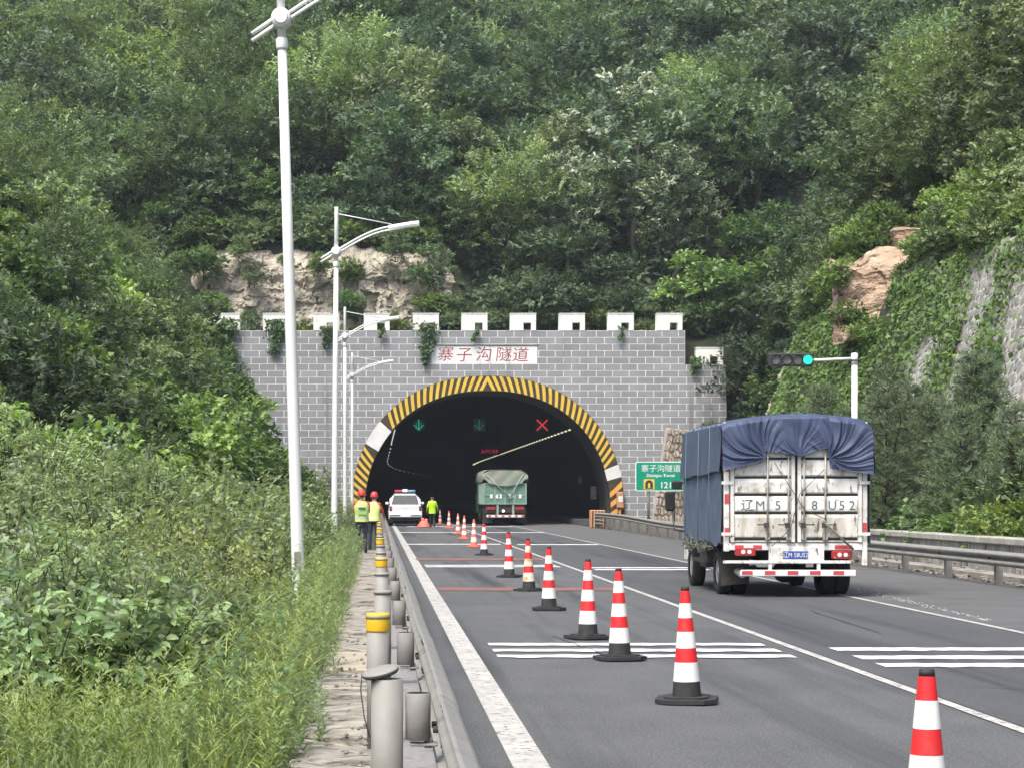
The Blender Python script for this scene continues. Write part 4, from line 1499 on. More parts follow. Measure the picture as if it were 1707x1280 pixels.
for s in (-1, 1):
    m = MB().add([(s * .62, AXY - .5, .2), (s * 1.08, AXY - .5, .16), (s * 1.08, AXY - .5, .74), (s * .62, AXY - .5, .74), (s * .62, AXY - .485, .2), (s * 1.08, AXY - .485, .16), (s * 1.08, AXY - .485, .74), (s * .62, AXY - .485, .74)], [(0, 1, 2, 3), (7, 6, 5, 4), (0, 4, 5, 1), (1, 5, 6, 2), (3, 2, 6, 7), (0, 3, 7, 4)])
    if s < 0: m.build('mudflap', MT['chassis'], truck)
MB().tube([(-.86, -.02, .36), (-.86, .5, .4), (-.5, .9, .45)], .05, 10).build('exhaust', MT['rim'], truck)
m = MB().box(-HWX + .0, -HWX + .5, 1.9, 2.5, .42, .78, bev=.02); m.box(-HWX - .02, -HWX + .12, 1.85, 3.2, .5, .56)
m.build('side_guard', MT['chassis'], truck)
# cab ahead of the box
cabp = [(.0, .5), (.0, 2.12), (.15, 2.2), (1.2, 2.2), (1.55, 1.45), (1.62, .9), (1.62, .45)]
vs_ = []
for x in (-.93, .93):
    for a, b in cabp: vs_.append((x, BL + .15 + a, b))
n_ = len(cabp)
cab = MB().add(vs_, [tuple(range(n_)), tuple(range(2 * n_ - 1, n_ - 1, -1))] + [(i, i + n_, (i + 1) % n_ + n_, (i + 1) % n_) for i in range(n_)])
cab = fix_normals(cab.build('cab', MT['dirty_white'], truck))
for s in (-1, 1):
    x = s * .934
    MB().add([(x, BL + .5, 1.4), (x, BL + 1.62, 1.4), (x, BL + 1.3, 2.05), (x, BL + .5, 2.05)], [(0, 1, 2, 3)]).build('side_window', MT['glass'], cab)
MB().add([(-.82, BL + 1.66, 1.5), (.82, BL + 1.66, 1.5), (.82, BL + 1.39, 2.1), (-.82, BL + 1.39, 2.1)], [(0, 1, 2, 3)]).build('windscreen', MT['glass'], cab)
m = MB().box(-1.32, -1.14, BL + 1.5, BL + 1.58, 1.35, 1.72, bev=.03)
m.tube([(-1.2, BL + 1.52, 1.78), (-1.05, BL + 1.5, 1.9), (-.93, BL + 1.4, 1.88)], .018, 6)
m.tube([(-1.2, BL + 1.52, 1.35), (-1.15, BL + 1.5, 1.0), (-.93, BL + 1.4, .95)], .018, 6)
m.box(-1.2, -1.0, BL + 1.48, BL + 1.54, 1.76, 1.92, bev=.03)
m.build('wing_mirror', MT['mirror_case'], cab)

# ------------------------------------------------------------------ green cargo truck entering the tunnel
YG = 117.0
SG = FPX / YG
GX = PX(842, YG)
def gx(px): return (px - 630) / SG - GX
def gz(py): return CAMH - (py - 829) / SG
MT['g_body'] = mat('green_truck_paint', (.1, .24, .18), (.16, .28, .22), scale=5, rough=.7, coords='obj', spots=((.25, .22, .16), 7, .6, .08))
MT['g_tarp'] = mat('grey_green_tarpaulin', (.17, .25, .21), (.27, .27, .23), scale=1.6, rough=.75, coords='obj', spots=((.27, .22, .17), 2, .53, .14))
MT['g_frame'] = mat('pale_green_frame', (.3, .42, .34), (.22, .3, .25), scale=6, rough=.65, coords='obj')
gt = thing('cargo_truck', 'green cargo truck with tied tarpaulin entering the dark tunnel', 'truck', (GX, YG, 0))
HG = 1.24
GL = 8.5
zb_, zt_ = gz(840), gz(808)
MB().box(-HG, HG, .02, GL, zb_, zt_ + .1).build('cargo_bed', MT['g_body'], gt)
tg = MB().box(-HG + .02, HG - .02, -.03, .018, zb_ + .03, zt_ + .08).build('tailgate', MT['g_body'], gt)
m = MB()
for x in (-HG, -.62, -.04, .5, HG - .08): m.box(x, x + .07, -.07, -.031, zb_, zt_ + .12)
for z in (zb_, (zb_ + zt_) / 2 - .05, zt_ + .05): m.box(-HG + .07, HG - .08, -.06, -.032, z, z + .06)
m.build('tailgate_frame', MT['g_frame'], tg)
for ch, px in (('8', 819), ('4', 828), ('3', 834.5), ('3', 850), ('4', 857), ('8', 867)):
    place_mesh('painted_character', text_mesh(ch, .3, MT['sign_white'], bold=.02), tg, (gx(px), -.065, gz(827)))
# tarp bulging over the load
prof_ = [(-1.3, gz(803)), (-1.31, gz(795)), (-1.24, gz(786)), (-1.05, gz(783.4)), (0, gz(783)), (1.05, gz(783.4)), (1.24, gz(786.5)), (1.31, gz(795)), (1.3, gz(803))]
m = MB(); vs_ = []
ysg = [-.06 + (GL + .1) * i / 24 for i in range(25)]
for j, yy in enumerate(ysg):
    for i, (x, z) in enumerate(prof_):
        vs_.append((x + .03 * math.sin(j * 2.1 + i), yy, z + .04 * math.sin(j * 1.3 + i * .7) * (j > 0)))
n_ = len(prof_)
m.add(vs_, [(j * n_ + i, j * n_ + i + 1, (j + 1) * n_ + i + 1, (j + 1) * n_ + i) for j in range(24) for i in range(n_ - 1)], 0, True)
# hanging back flap
vs_ = []
K = 24
for j in range(13):
    v = j / 12
    for i in range(K + 1):
        u = i / K
        x = -1.3 + 2.6 * u
        zt2 = gz(784) - .25 * (abs(u - .5) * 2) ** 6
        zb2 = gz(801) - .30 * math.sin(math.pi * u) + .0
        zb2 = zb2 + (.12 if u < .12 or u > .88 else 0)
        vs_.append((x, -.08 - .05 * v - .04 * abs(math.sin(u * 9 + v * 3)), zt2 + (zb2 - zt2) * v))
m.add(vs_, [(j * (K + 1) + i, j * (K + 1) + i + 1, (j + 1) * (K + 1) + i + 1, (j + 1) * (K + 1) + i) for j in range(12) for i in range(K)], 0, True)
m.build('tarpaulin', MT['g_tarp'], gt)
m = MB()
m.tube([(gx(812), -.15, gz(792)), (gx(850), -.16, gz(829))], .03, 5); m.tube([(gx(872), -.15, gz(790)), (gx(845), -.16, gz(836))], .03, 5)
m.build('lashing', MT['g_frame'], gt)
m = MB()
for s in (-1, 1): m.box(s * .48 - .06, s * .48 + .06, .0, GL, .75, 1.1)
m.box(-1.15, 1.15, .05, .2, .75, gz(841))
m.box(-1.1, 1.1, 1.0, GL, .8, zb_ - .01)
m.build('chassis', MT['chassis'], gt)
bm_ = MB().box(gx(811), gx(874), -.05, .05, gz(861.5), gz(857.5)).build('rear_bumper', MT['plate_w'], gt)
for k_ in range(6):
    x = gx(814) + k_ * .38
    MB().box(x, x + .16, -.054, -.0505, gz(861), gz(858)).build('red_tape', MT['tape_red'], bm_)
for px in (818.5, 866.5):
    MB().box(gx(px) - .24, gx(px) + .24, -.02, .04, gz(849), gz(844)).build('tail_lamp', MT['lamp_red'], gt)
for px in (829.5, 855.5):
    MB().box(gx(px) - .06, gx(px) + .06, -.04, .04, gz(858), gz(841)).build('bumper_bracket', MT['g_frame'], gt)
MB().lathe([(.075, -.03), (.075, 0)], 12, 0, (gx(839), 0, gz(851)), 'y').build('reverse_lamp', emit('reverse_lamp_lit', (1, .95, .85), 1.5), gt)
for s in (-1, 1):
    for yy in (1.4, 2.7, 7.4):
        wheel('wheel', gt, s * 1.02, yy, .5, .28, s)
        wheel('wheel', gt, s * .7, yy, .5, .28, s)
    MB().box(s * .98 - .28, s * .98 + .28, .55, .57, .15, 1.0).build('mudflap', MT['rubber'], gt)
for yy in (.3, 1.6, 2.9, 4.2):
    MB().box(-HG - .06, -HG, yy, yy + .12, zb_, zt_ + .1).build('side_stake', MT['g_frame'], gt)
m = MB().box(-1.2, 1.2, GL + .3, GL + 2.2, .6, 2.8, bev=.12)
m.build('cab', MT['g_body'], gt)
for s in (-1, 1):
    MB().box(s * 1.205 - .003, s * 1.205 + .003, GL + .9, GL + 1.9, 1.8, 2.5).build('side_window', MT['glass'], gt)

# ------------------------------------------------------------------ white pickup
YK = 115.5
SK = FPX / YK
KX = PX(676, YK)
MT['car_white'] = mat('white_car_paint', (.76, .77, .78), rough=.25)
MT['bar_red'] = mat('red_beacon', (.5, .05, .08), rough=.3)
MT['bar_blue'] = mat('blue_beacon', (.16, .3, .42), rough=.3)
MT['taillight'] = mat('dark_taillight', (.09, .03, .035), rough=.2)
pk = thing('pickup_truck', 'white pickup with a red and blue light bar at the tunnel mouth', 'pickup', (KX, YK, 0))


def loft(secs, close=True):
    """secs: list of (y, [(x,z)...]) rings with equal counts"""
    m = MB(); n_ = len(secs[0][1])
    vs_ = [(x, y, z) for y, ring_ in secs for x, z in ring_]
    fs_ = [(j * n_ + i, j * n_ + (i + 1) % n_, (j + 1) * n_ + (i + 1) % n_, (j + 1) * n_ + i) for j in range(len(secs) - 1) for i in range(n_)]
    fs_ += [tuple(range(n_))[::-1], tuple((len(secs) - 1) * n_ + i for i in range(n_))]
    return m.add(vs_, fs_, 0, False)


def sect(w0, w1, z0, z1, r=.1):
    return [(-w0, z0), (w0, z0), (w0 + .02, z0 + (z1 - z0) * .5), (w1, z1 - r), (w1 - r, z1), (-w1 + r, z1), (-w1, z1 - r), (-w0 - .02, z0 + (z1 - z0) * .5)]


b = loft([(0, sect(.9, .86, .5, 1.14, .06)), (.06, sect(.93, .9, .42, 1.18, .06)), (1.5, sect(.95, .92, .36, 1.2, .06)), (3.2, sect(.95, .92, .34, 1.2, .06)), (4.0, sect(.94, .88, .36, 1.16, .1)), (4.9, sect(.92, .82, .4, 1.02, .12)), (5.2, sect(.86, .74, .44, .9, .12))])
body = fix_normals(b.build('body', MT['car_white'], pk))
b = loft([(1.5, sect(.86, .72, 1.2, 1.3, .05)), (1.75, sect(.87, .68, 1.2, 1.8, .1)), (2.6, sect(.87, .68, 1.2, 1.86, .1)), (3.2, sect(.87, .66, 1.2, 1.8, .1)), (4.0, sect(.84, .7, 1.18, 1.22, .03))])
cab_ = fix_normals(b.build('cab', MT['car_white'], pk))
MB().add([(-.79, 1.455, 1.24), (.79, 1.455, 1.24), (.64, 1.69, 1.75), (-.64, 1.69, 1.75)], [(0, 1, 2, 3)]).build('rear_window', MT['glass'], cab_)
MB().add([(-.74, 3.97, 1.22), (.74, 3.97, 1.22), (.6, 3.24, 1.77), (-.6, 3.24, 1.77)], [(0, 1, 2, 3)]).build('windscreen', MT['glass'], cab_)
for s in (-1, 1):
    MB().add([(s * .885, 1.9, 1.27), (s * .885, 3.7, 1.27), (s * .74, 3.1, 1.72), (s * .74, 1.95, 1.72)], [(0, 1, 2, 3)]).build('side_window', MT['glass'], cab_)
    MB().box(s * 1.03 - .1, s * 1.03 + .1, 3.3, 3.4, 1.2, 1.36, bev=.04).build('door_mirror', MT['car_white'], body)
    MB().box(s * .83 - .075, s * .83 + .075, -.02, .1, .84, 1.13, bev=.03).build('tail_light', MT['taillight'], body)
    MB().lathe([(.045, -.03), (.045, -.015)], 10, 0, (s * .83, 0, 1.0), 'y').build('lamp_lens', MT['bar_red'], body)
    for yy in (1.15, 4.25): wheel('wheel', pk, s * .82, yy, .37, .25, s)
MB().box(-.7, .7, -.012, .0, .72, 1.1, bev=.01).build('tailgate', MT['car_white'], pk)
MB().box(-.12, .12, -.03, -.012, 1.02, 1.07).build('tailgate_handle', MT['car_white'], pk)
bp = MB().box(-.92, .92, -.12, .06, .5, .68, bev=.03).build('bumper', MT['car_white'], pk)
for a_, b_ in ((-.88, -.32), (.32, .88)): MB().box(a_, b_, -.125, -.12, .56, .62).build('bumper_step', MT['black_case'], bp)
MB().box(-.24, .24, -.13, -.121, .52, .66).build('number_plate', MT['sign_white'], bp)
MB().box(-.88, .88, .0, 4.8, .3, .5).build('underbody', MT['black_case'], pk)
for a_, b_ in ((-.95, -.72), (.72, .95)): MB().box(a_, b_, .02, .05, .2, .42).build('mudflap', MT['black_case'], pk)
lb = MB().box(-.62, .62, 2.1, 2.4, 1.87, 1.93, bev=.01).build('light_bar', MT['black_case'], pk)
MB().box(-.6, -.16, 2.08, 2.42, 1.93, 2.05, bev=.03).build('red_lens', MT['bar_red'], lb)
MB().box(.16, .6, 2.08, 2.42, 1.93, 2.05, bev=.03).build('blue_lens', MT['bar_blue'], lb)
MB().box(-.155, .155, 2.06, 2.44, 1.93, 2.09, bev=.03).build('centre_box', MT['car_white'], lb)

# ------------------------------------------------------------------ people
MT['skin'] = mat('skin', (.42, .25, .17), rough=.55, coords='obj')
MT['hair'] = mat('black_hair', (.012, .011, .011), rough=.6, coords='obj')
MT['navy'] = mat('navy_trousers', (.022, .026, .05), (.03, .035, .06), scale=8, rough=.85, coords='obj')
MT['dark_trousers'] = mat('dark_trousers', (.03, .032, .035), rough=.85, coords='obj')
MT['hivis'] = mat('hi_vis_vest', (.62, .72, .2), (.55, .66, .25), scale=4, rough=.7, coords='obj')
MT['hivis_green'] = mat('hi_vis_green', (.3, .62, .2), rough=.6, coords='obj')
MT['hivis_bright'] = mat('lime_jacket', (.52, .85, .03), (.45, .75, .03), scale=4, rough=.65, coords='obj')
MT['orange_cloth'] = mat('red_orange_sleeve', (.6, .07, .04), rough=.8, coords='obj')
MT['helmet'] = mat('red_helmet', (.62, .06, .05), rough=.35, coords='obj')
MT['silver_tape'] = mat('silver_tape', (.55, .57, .58), rough=.4, coords='obj')
MT['shoe'] = mat('black_shoe', (.015, .015, .016), rough=.6, coords='obj')


def body_mesh(J, E, zones, mats):
    """J: name -> (pos, radius); E: joint pairs; zones: joint -> material index"""
    names = list(J)
    ix = {n_: i for i, n_ in enumerate(names)}
    me = bpy.data.meshes.new('body')
    me.from_pydata([J[n_][0] for n_ in names], [(ix[a], ix[b]) for a, b in E], [])
    o = bpy.data.objects.new('body', me)
    COL.objects.link(o)
    sk = o.modifiers.new('skin', 'SKIN'); sk.use_smooth_shade = True
    for i, n_ in enumerate(names):
        r = J[n_][1]
        sv = me.skin_vertices[0].data[i]
        sv.radius = r if isinstance(r, tuple) else (r, r)
        sv.use_root = (n_ == 'pelvis')
    sb = o.modifiers.new('sub', 'SUBSURF'); sb.levels = 2; sb.render_levels = 2
    bpy.context.view_layer.update()
    dg = bpy.context.evaluated_depsgraph_get()
    out = bpy.data.meshes.new_from_object(o.evaluated_get(dg))
    bpy.data.objects.remove(o)
    out.materials.clear()
    for m_ in mats: out.materials.append(m_)
    P_ = np.array([J[n_][0] for n_ in names])
    zs = [zones.get(n_, 0) for n_ in names]
    for p in out.polygons:
        c = np.array(p.center)
        i = int(np.argmin(((P_ - c) ** 2).sum(1)))
        p.material_index = zs[i]; p.use_smooth = True
    return out


def person(label, loc, rz, scale, arms, legs, mats, lean=0.0, head_turn=0.0):
    """arms: per side (elbow, wrist) offsets from the shoulder; legs: per side (knee, ankle) positions"""
    t = thing('person', label, 'person', loc, rz)
    t.scale = (scale,) * 3
    J, E, Z = {}, [], {}
    def j(n_, p, r, par=None, z=0):
        y = p[1] + max(0, p[2] - .95) * math.tan(R(lean))
        J[n_] = ((p[0], y, p[2]), r); Z[n_] = z
        if par: E.append((par, n_))
    # 0 trousers, 1 shirt, 2 skin, 3 shoe, 4 hair
    j('pelvis', (0, 0, .94), (.145, .11), None, 0)
    j('waist', (0, 0, 1.08), (.13, .1), 'pelvis', 1)
    j('chest', (0, 0, 1.28), (.155, .11), 'waist', 1)
    j('upper', (0, 0, 1.41), (.13, .09), 'chest', 1)
    j('neck', (0, 0, 1.5), .056, 'upper', 2)
    j('jaw', (0, .02, 1.565), .07, 'neck', 2)
    j('head', (0, .005, 1.63), (.08, .095), 'jaw', 4 if True else 2)
    j('crown', (0, 0, 1.7), (.065, .075), 'head', 4)
    j('face', (0, .075, 1.62), .035, 'head', 2)
    j('nose', (0, .108, 1.6), .012, 'face', 2)
    for s, nm in ((-1, 'l'), (1, 'r')):
        j('ear' + nm, (s * .085, 0, 1.62), .016, 'head', 2)
        sh = Vector((s * .175, 0, 1.41))
        j('sh' + nm, sh, .068, 'upper', 1)
        el, wr = arms[0 if s < 0 else 1]
        e_ = sh + Vector(el); w_ = e_ + Vector(wr)
        d = (w_ - e_).normalized()
        j('ua' + nm, (sh + e_) / 2, .05, 'sh' + nm, 1)
        j('el' + nm, e_, .043, 'ua' + nm, 1)
        j('wr' + nm, w_, .028, 'el' + nm, 1)
        pc = w_ + d * .06
        j('pa' + nm, pc, (.036, .018), 'wr' + nm, 2)
        side = Vector((0, 1, 0)) if abs(d.y) < .7 else Vector((0, 0, 1))
        side = (side - d * side.dot(d)).normalized()
        for q in range(4):
            off = side * (.027 - .018 * q)
            ln = (.066, .076, .07, .055)[q]
            a_ = pc + d * .05 + off
            b_ = a_ + d * ln * .6 + Vector((-s * .014, 0, 0)); c_ = b_ + d * ln * .4 + Vector((-s * .02, 0, 0))
            j(f'f{nm}{q}a', a_, .009, 'pa' + nm, 2); j(f'f{nm}{q}b', b_, .0085, f'f{nm}{q}a', 2); j(f'f{nm}{q}c', c_, .008, f'f{nm}{q}b', 2)
        a_ = pc + side * .04; b_ = a_ + d * .04 + side * .015
        j(f't{nm}a', a_, .011, 'pa' + nm, 2); j(f't{nm}b', b_, .0095, f't{nm}a', 2)
        kn, an = legs[0 if s < 0 else 1]
        j('hip' + nm, (s * .085, 0, .88), .1, 'pelvis', 0)
        kn = Vector(kn); an = Vector(an)
        j('th' + nm, (Vector((s * .09, 0, .88)) + kn) / 2, .085, 'hip' + nm, 0)
        j('kn' + nm, kn, .062, 'th' + nm, 0)
        j('ca' + nm, (kn * .6 + an * .4) + Vector((0, -.015, 0)), .06, 'kn' + nm, 0)
        j('an' + nm, an, .05, 'ca' + nm, 0)
        j('he' + nm, an + Vector((0, -.03, -.055)), .037, 'an' + nm, 3)
        j('to' + nm, an + Vector((s * .015, .13, -.065)), .034, 'an' + nm, 3)
    place_mesh('body', body_mesh(J, E, Z, mats), t, (0, 0, 0))
    return t


def torso_shell(parent, name, mt, z0, z1, k=1.12, lean=0.0, flare=0.02):
    m = MB(); vs_ = []
    zs = [z0 + (z1 - z0) * i / 8 for i in range(9)]
    n_ = 20
    def wd(z):
        pts = [(.8, .175, .14), (.94, .172, .135), (1.08, .16, .125), (1.28, .19, .135), (1.38, .19, .12), (1.44, .15, .1), (1.49, .08, .075)]
        for (a, xa, ya), (b, xb, yb) in zip(pts[:-1], pts[1:]):
            if a <= z <= b:
                q = (z - a) / (b - a); return xa + (xb - xa) * q, ya + (yb - ya) * q
        return pts[-1][1:] if z > 1 else pts[0][1:]
    for i, z in enumerate(zs):
        a, b = wd(z)
        for q in range(n_):
            th = math.tau * q / n_
            kk = k * (1 + .025 * math.sin(th * 5 + z * 9))
            vs_.append((a * kk * math.cos(th), b * kk * math.sin(th) + max(0, z - .95) * math.tan(R(lean)), z))
    m.add(vs_, [(j * n_ + i, j * n_ + (i + 1) % n_, (j + 1) * n_ + (i + 1) % n_, (j + 1) * n_ + i) for j in range(8) for i in range(n_)], 0, True)
    return m.build(name, mt, parent)


def helmet(parent, lean=0.0):
    dy = (1.68 - .95) * math.tan(R(lean))
    o = MB().lathe([(.118, 1.645), (.122, 1.66), (.118, 1.7), (.1, 1.76), (.06, 1.8), (.01, 1.812)], 18, 0, (0, dy, 0)).build('helmet', MT['helmet'], parent)
    MB().lathe([(.12, 1.64), (.145, 1.638), (.143, 1.648), (.12, 1.656)], 18, 0, (0, dy + .015, 0), caps=False).build('brim', MT['helmet'], o)
    return o


st_leg = [((-.1, .02, .49), (-.11, -.01, .1)), ((.1, .02, .49), (.11, -.01, .1))]
YW = 57.0
w1 = person('worker in yellow-green vest and red helmet facing the tunnel, nearer of the helmeted pair', (PX(603, YW), YW, .03), R(4), 1.0,
            [((-.03, .14, -.23), (.06, .2, -.06)), ((.03, .14, -.23), (-.06, .2, -.06))], st_leg,
            [MT['navy'], MT['orange_cloth'], MT['skin'], MT['shoe'], MT['hair']])
w1['group'] = 'workers in red helmets behind the guardrail'
v = torso_shell(w1, 'vest', MT['hivis'], .9, 1.475, 1.16)
m = MB()
m.box(-.13, .13, -.171, -.168, 1.1, 1.2); m.build('back_panel', MT['hivis_green'], v)
MB().box(-.1, .1, -.172, -.169, 1.24, 1.3).build('back_print', MT['ink_green'], v)
torso_shell(v, 'silver_band', MT['silver_tape'], 1.0, 1.035, 1.175)
helmet(w1)
YW2 = 61.0
w2 = person('worker with red sleeves bending forward in a red helmet, half hidden behind the other', (PX(622.5, YW2), YW2, .03), R(-12), .97,
            [((-.07, .12, -.24), (.02, .2, -.14)), ((.09, .12, -.22), (.0, .2, -.16))], st_leg,
            [MT['navy'], MT['orange_cloth'], MT['skin'], MT['shoe'], MT['hair']], lean=9)
w2['group'] = 'workers in red helmets behind the guardrail'
v = torso_shell(w2, 'vest', MT['hivis'], .9, 1.47, 1.16, 9)
torso_shell(v, 'silver_band', MT['silver_tape'], 1.0, 1.035, 1.175, 9)
helmet(w2, 9)
YW3 = 106.0
w3 = person('person in lime jacket and dark trousers walking toward the tunnel', (PX(720.5, YW3), YW3, .012), R(-3), .96,
            [((-.09, -.05, -.26), (-.03, .12, -.2)), ((.1, .04, -.26), (.02, .16, -.16))],
            [((-.09, .12, .5), (-.1, .2, .12)), ((.09, .03, .48), (.1, -.16, .16))],
            [MT['dark_trousers'], MT['hivis_bright'], MT['skin'], MT['shoe'], MT['hair']])
torso_shell(w3, 'jacket', MT['hivis_bright'], .8, 1.47, 1.16)

# ------------------------------------------------------------------ plants
NP = np.random.default_rng(42)


def unit(a):
    return a / np.maximum(1e-9, np.linalg.norm(a, axis=-1, keepdims=True))


def leaf_mesh(name, B, D, Nn, L, W, tint, mats, fine=False, fold=.18, droop=.12):
    """one folded leaf per row: base B, direction D, normal Nn, length L, width W"""
    n = len(B)
    D = unit(D); S = unit(np.cross(D, Nn)); Nn = unit(np.cross(S, D))
    L = np.broadcast_to(np.asarray(L, float), (n,))[:, None]; W = np.broadcast_to(np.asarray(W, float), (n,))[:, None]
    if not fine:
        v = np.stack([B, B + D * L * .45 + S * W * .5 + Nn * W * fold, B + D * L - Nn * L * droop, B + D * L * .45 - S * W * .5 + Nn * W * fold], 1)
        faces = (np.arange(n)[:, None] * 4 + np.array([0, 1, 2, 3])).ravel()
        k, nf = 4, n
        ft = tint
    else:
        v = np.stack([B, B + D * L * .3 + S * W * .46 + Nn * W * fold, B + D * L * .68 + S * W * .4 + Nn * (W * fold - L * droop * .4), B + D * L - Nn * L * droop,
                      B + D * L * .68 - S * W * .4 + Nn * (W * fold - L * droop * .4), B + D * L * .3 - S * W * .46 + Nn * W * fold], 1)
        q = np.array([[0, 1, 2, 3], [0, 3, 4, 5]])
        faces = (np.arange(n)[:, None, None] * 6 + q[None]).ravel()
        k, nf = 6, 2 * n
        ft = np.repeat(tint, 2)
    me = bpy.data.meshes.new(name)
    me.vertices.add(n * k); me.vertices.foreach_set('co', v.ravel().astype(np.float32))
    me.loops.add(nf * 4); me.loops.foreach_set('vertex_index', faces.astype(np.int32))
    me.polygons.add(nf)
    me.polygons.foreach_set('loop_start', np.arange(0, nf * 4, 4, dtype=np.int32))
    at = me.attributes.new('tint', 'FLOAT', 'FACE')
    at.data.foreach_set('value', np.asarray(ft, np.float32))
    for m_ in (mats if isinstance(mats, list) else [mats]): me.materials.append(m_)
    me.update(); me.validate()
    return me


LF = {}
LF['broad'] = leaf_mat('broad_leaf', (.072, .118, .075), (.225, .32, .18), .3)
LF['silver'] = leaf_mat('silver_leaf', (.08, .118, .08), (.225, .305, .19), .28, pale=(.62, .66, .57))
LF['vine'] = leaf_mat('vine_leaf', (.066, .122, .054), (.22, .335, .13), .32)
LF['near'] = leaf_mat('near_leaf', (.072, .125, .058), (.285, .4, .18), .32, rough=.45, under=(.31, .37, .25))
LF['needle'] = leaf_mat('pine_needle', (.075, .115, .068), (.2, .27, .14), .15)
LF['grass'] = leaf_mat('grass_blade', (.11, .165, .06), (.36, .45, .17), .32)


def spray_leaves(C, T, n_per, length, ll, lw, rng, spread=.9, up=.5, jit=.35):
    """leaves set alternately along twigs that start at C and run along T"""
    m = len(C)
    T = unit(T)
    side = unit(np.cross(T, rng.normal(size=(m, 3)) * .4 + np.array([0, 0, 1.0])))
    u = (np.arange(n_per) + .5) / n_per
    B = C[:, None] + T[:, None] * (u[None, :, None] * length) + rng.normal(size=(m, n_per, 3)) * .03 * length
    sg = np.where(np.arange(n_per) % 2, 1.0, -1.0)[None, :, None]
    D = T[:, None] * (.55 + .3 * u[None, :, None]) + side[:, None] * sg * spread + rng.normal(size=(m, n_per, 3)) * jit
    D[..., 2] -= .12
    Nn = np.array([0, 0, 1.0]) * up + rng.normal(size=(m, 1, 3)) * .35 + rng.normal(size=(m, n_per, 3)) * .2 + T[:, None] * .25
    L = ll * rng.uniform(.65, 1.25, (m, n_per)); W = lw * rng.uniform(.7, 1.2, (m, n_per))
    return B.reshape(-1, 3), D.reshape(-1, 3), Nn.reshape(-1, 3), L.ravel(), W.ravel()


def limb(m, a, b, r0, r1, rng, n=5, mi=0, k=6):
    a = np.array(a, float); b = np.array(b, float)
    pts = [a + (b - a) * i / n + (rng.normal(size=3) * .04 * np.linalg.norm(b - a) if 0 < i < n else 0) for i in range(n + 1)]
    m.tube(pts, [r0 + (r1 - r0) * i / n for i in range(n + 1)], k, mi, caps=False)


def make_tree(name, seed, height=8.0, rad=2.8, base=.28, clumps=26, per=26, n_leaf=12, ll=.26, lw=.13, twig=.6, lmat='broad', bark='bark', pale=0.0, shape='round', cr=(.75, 1.25), up=.5):
    rng = np.random.default_rng(seed)
    t = thing(name, '', 'tree')
    # clump centres through the crown's volume, denser outside
    C = []
    cz0 = height * base
    hh = (height - cz0) / 2
    tries = 0
    while len(C) < clumps and tries < 4000:
        tries += 1
        p = rng.normal(size=3); p /= np.linalg.norm(p)
        p *= rng.uniform(.35, 1.0) ** .6
        if shape == 'tall': sx = rad * (1 - .35 * max(0, p[2])); 
        elif shape == 'flat': sx = rad * (1.05 if p[2] > 0 else .8)
        else: sx = rad
        q = np.array([p[0] * sx, p[1] * sx, cz0 + hh + p[2] * hh])
        if all(np.linalg.norm((q - c) * np.array([1, 1, 1.2])) > rad * .34 for c in C): C.append(q)
    C = np.array(C)
    allB, allD, allN, allL, allW, allT = [], [], [], [], [], []
    ctr = np.array([0, 0, cz0 + hh * .7])
    for c in C:
        r = rng.uniform(*cr)
        d = rng.normal(size=(per, 3)); d[:, 2] = np.abs(d[:, 2]) * .9 - .35
        d = unit(d + unit(c - ctr) * .55)
        S = c + d * r * rng.uniform(.55, 1.0, (per, 1)) * np.array([1, 1, .72])
        Tw = unit(d * .8 + np.array([0, 0, .18]) + rng.normal(size=(per, 3)) * .3)
        B, D, Nn, L, W = spray_leaves(S, Tw, n_leaf, twig, ll, lw, rng, up=up)
        ct = rng.uniform(.05, .8)
        tn = np.clip(ct + np.repeat(rng.normal(size=per) * .24, n_leaf) + rng.normal(size=per * n_leaf) * .14, 0, 1)
        if pale > 0:
            hi_ = (c[2] - cz0) / (2 * hh)
            pp = rng.random(per) < pale * (.25 + hi_ * 1.1)
            tn = np.where(np.repeat(pp, n_leaf), rng.uniform(1.5, 2.0, per * n_leaf), tn)
        for l_, a in zip((allB, allD, allN, allL, allW, allT), (B, D, Nn, L, W, tn)): l_.append(a)
    me = leaf_mesh('crown', np.concatenate(allB), np.concatenate(allD), np.concatenate(allN), np.concatenate(allL), np.concatenate(allW), np.concatenate(allT), LF[lmat])
    place_mesh('crown', me, t, (0, 0, 0))
    m = MB()
    top = np.array([rng.normal() * .2, rng.normal() * .2, cz0 + hh * 1.1])
    limb(m, (0, 0, -.6), top, .03 * height * .55 + .04, .035, rng, 7, k=7)
    for c in C[:: max(1, len(C) // 12)]:
        u = rng.uniform(.35, .85)
        limb(m, top * u, c, .045, .015, rng, 4, k=5)
    m.build('trunk', MT[bark], t)
    return t


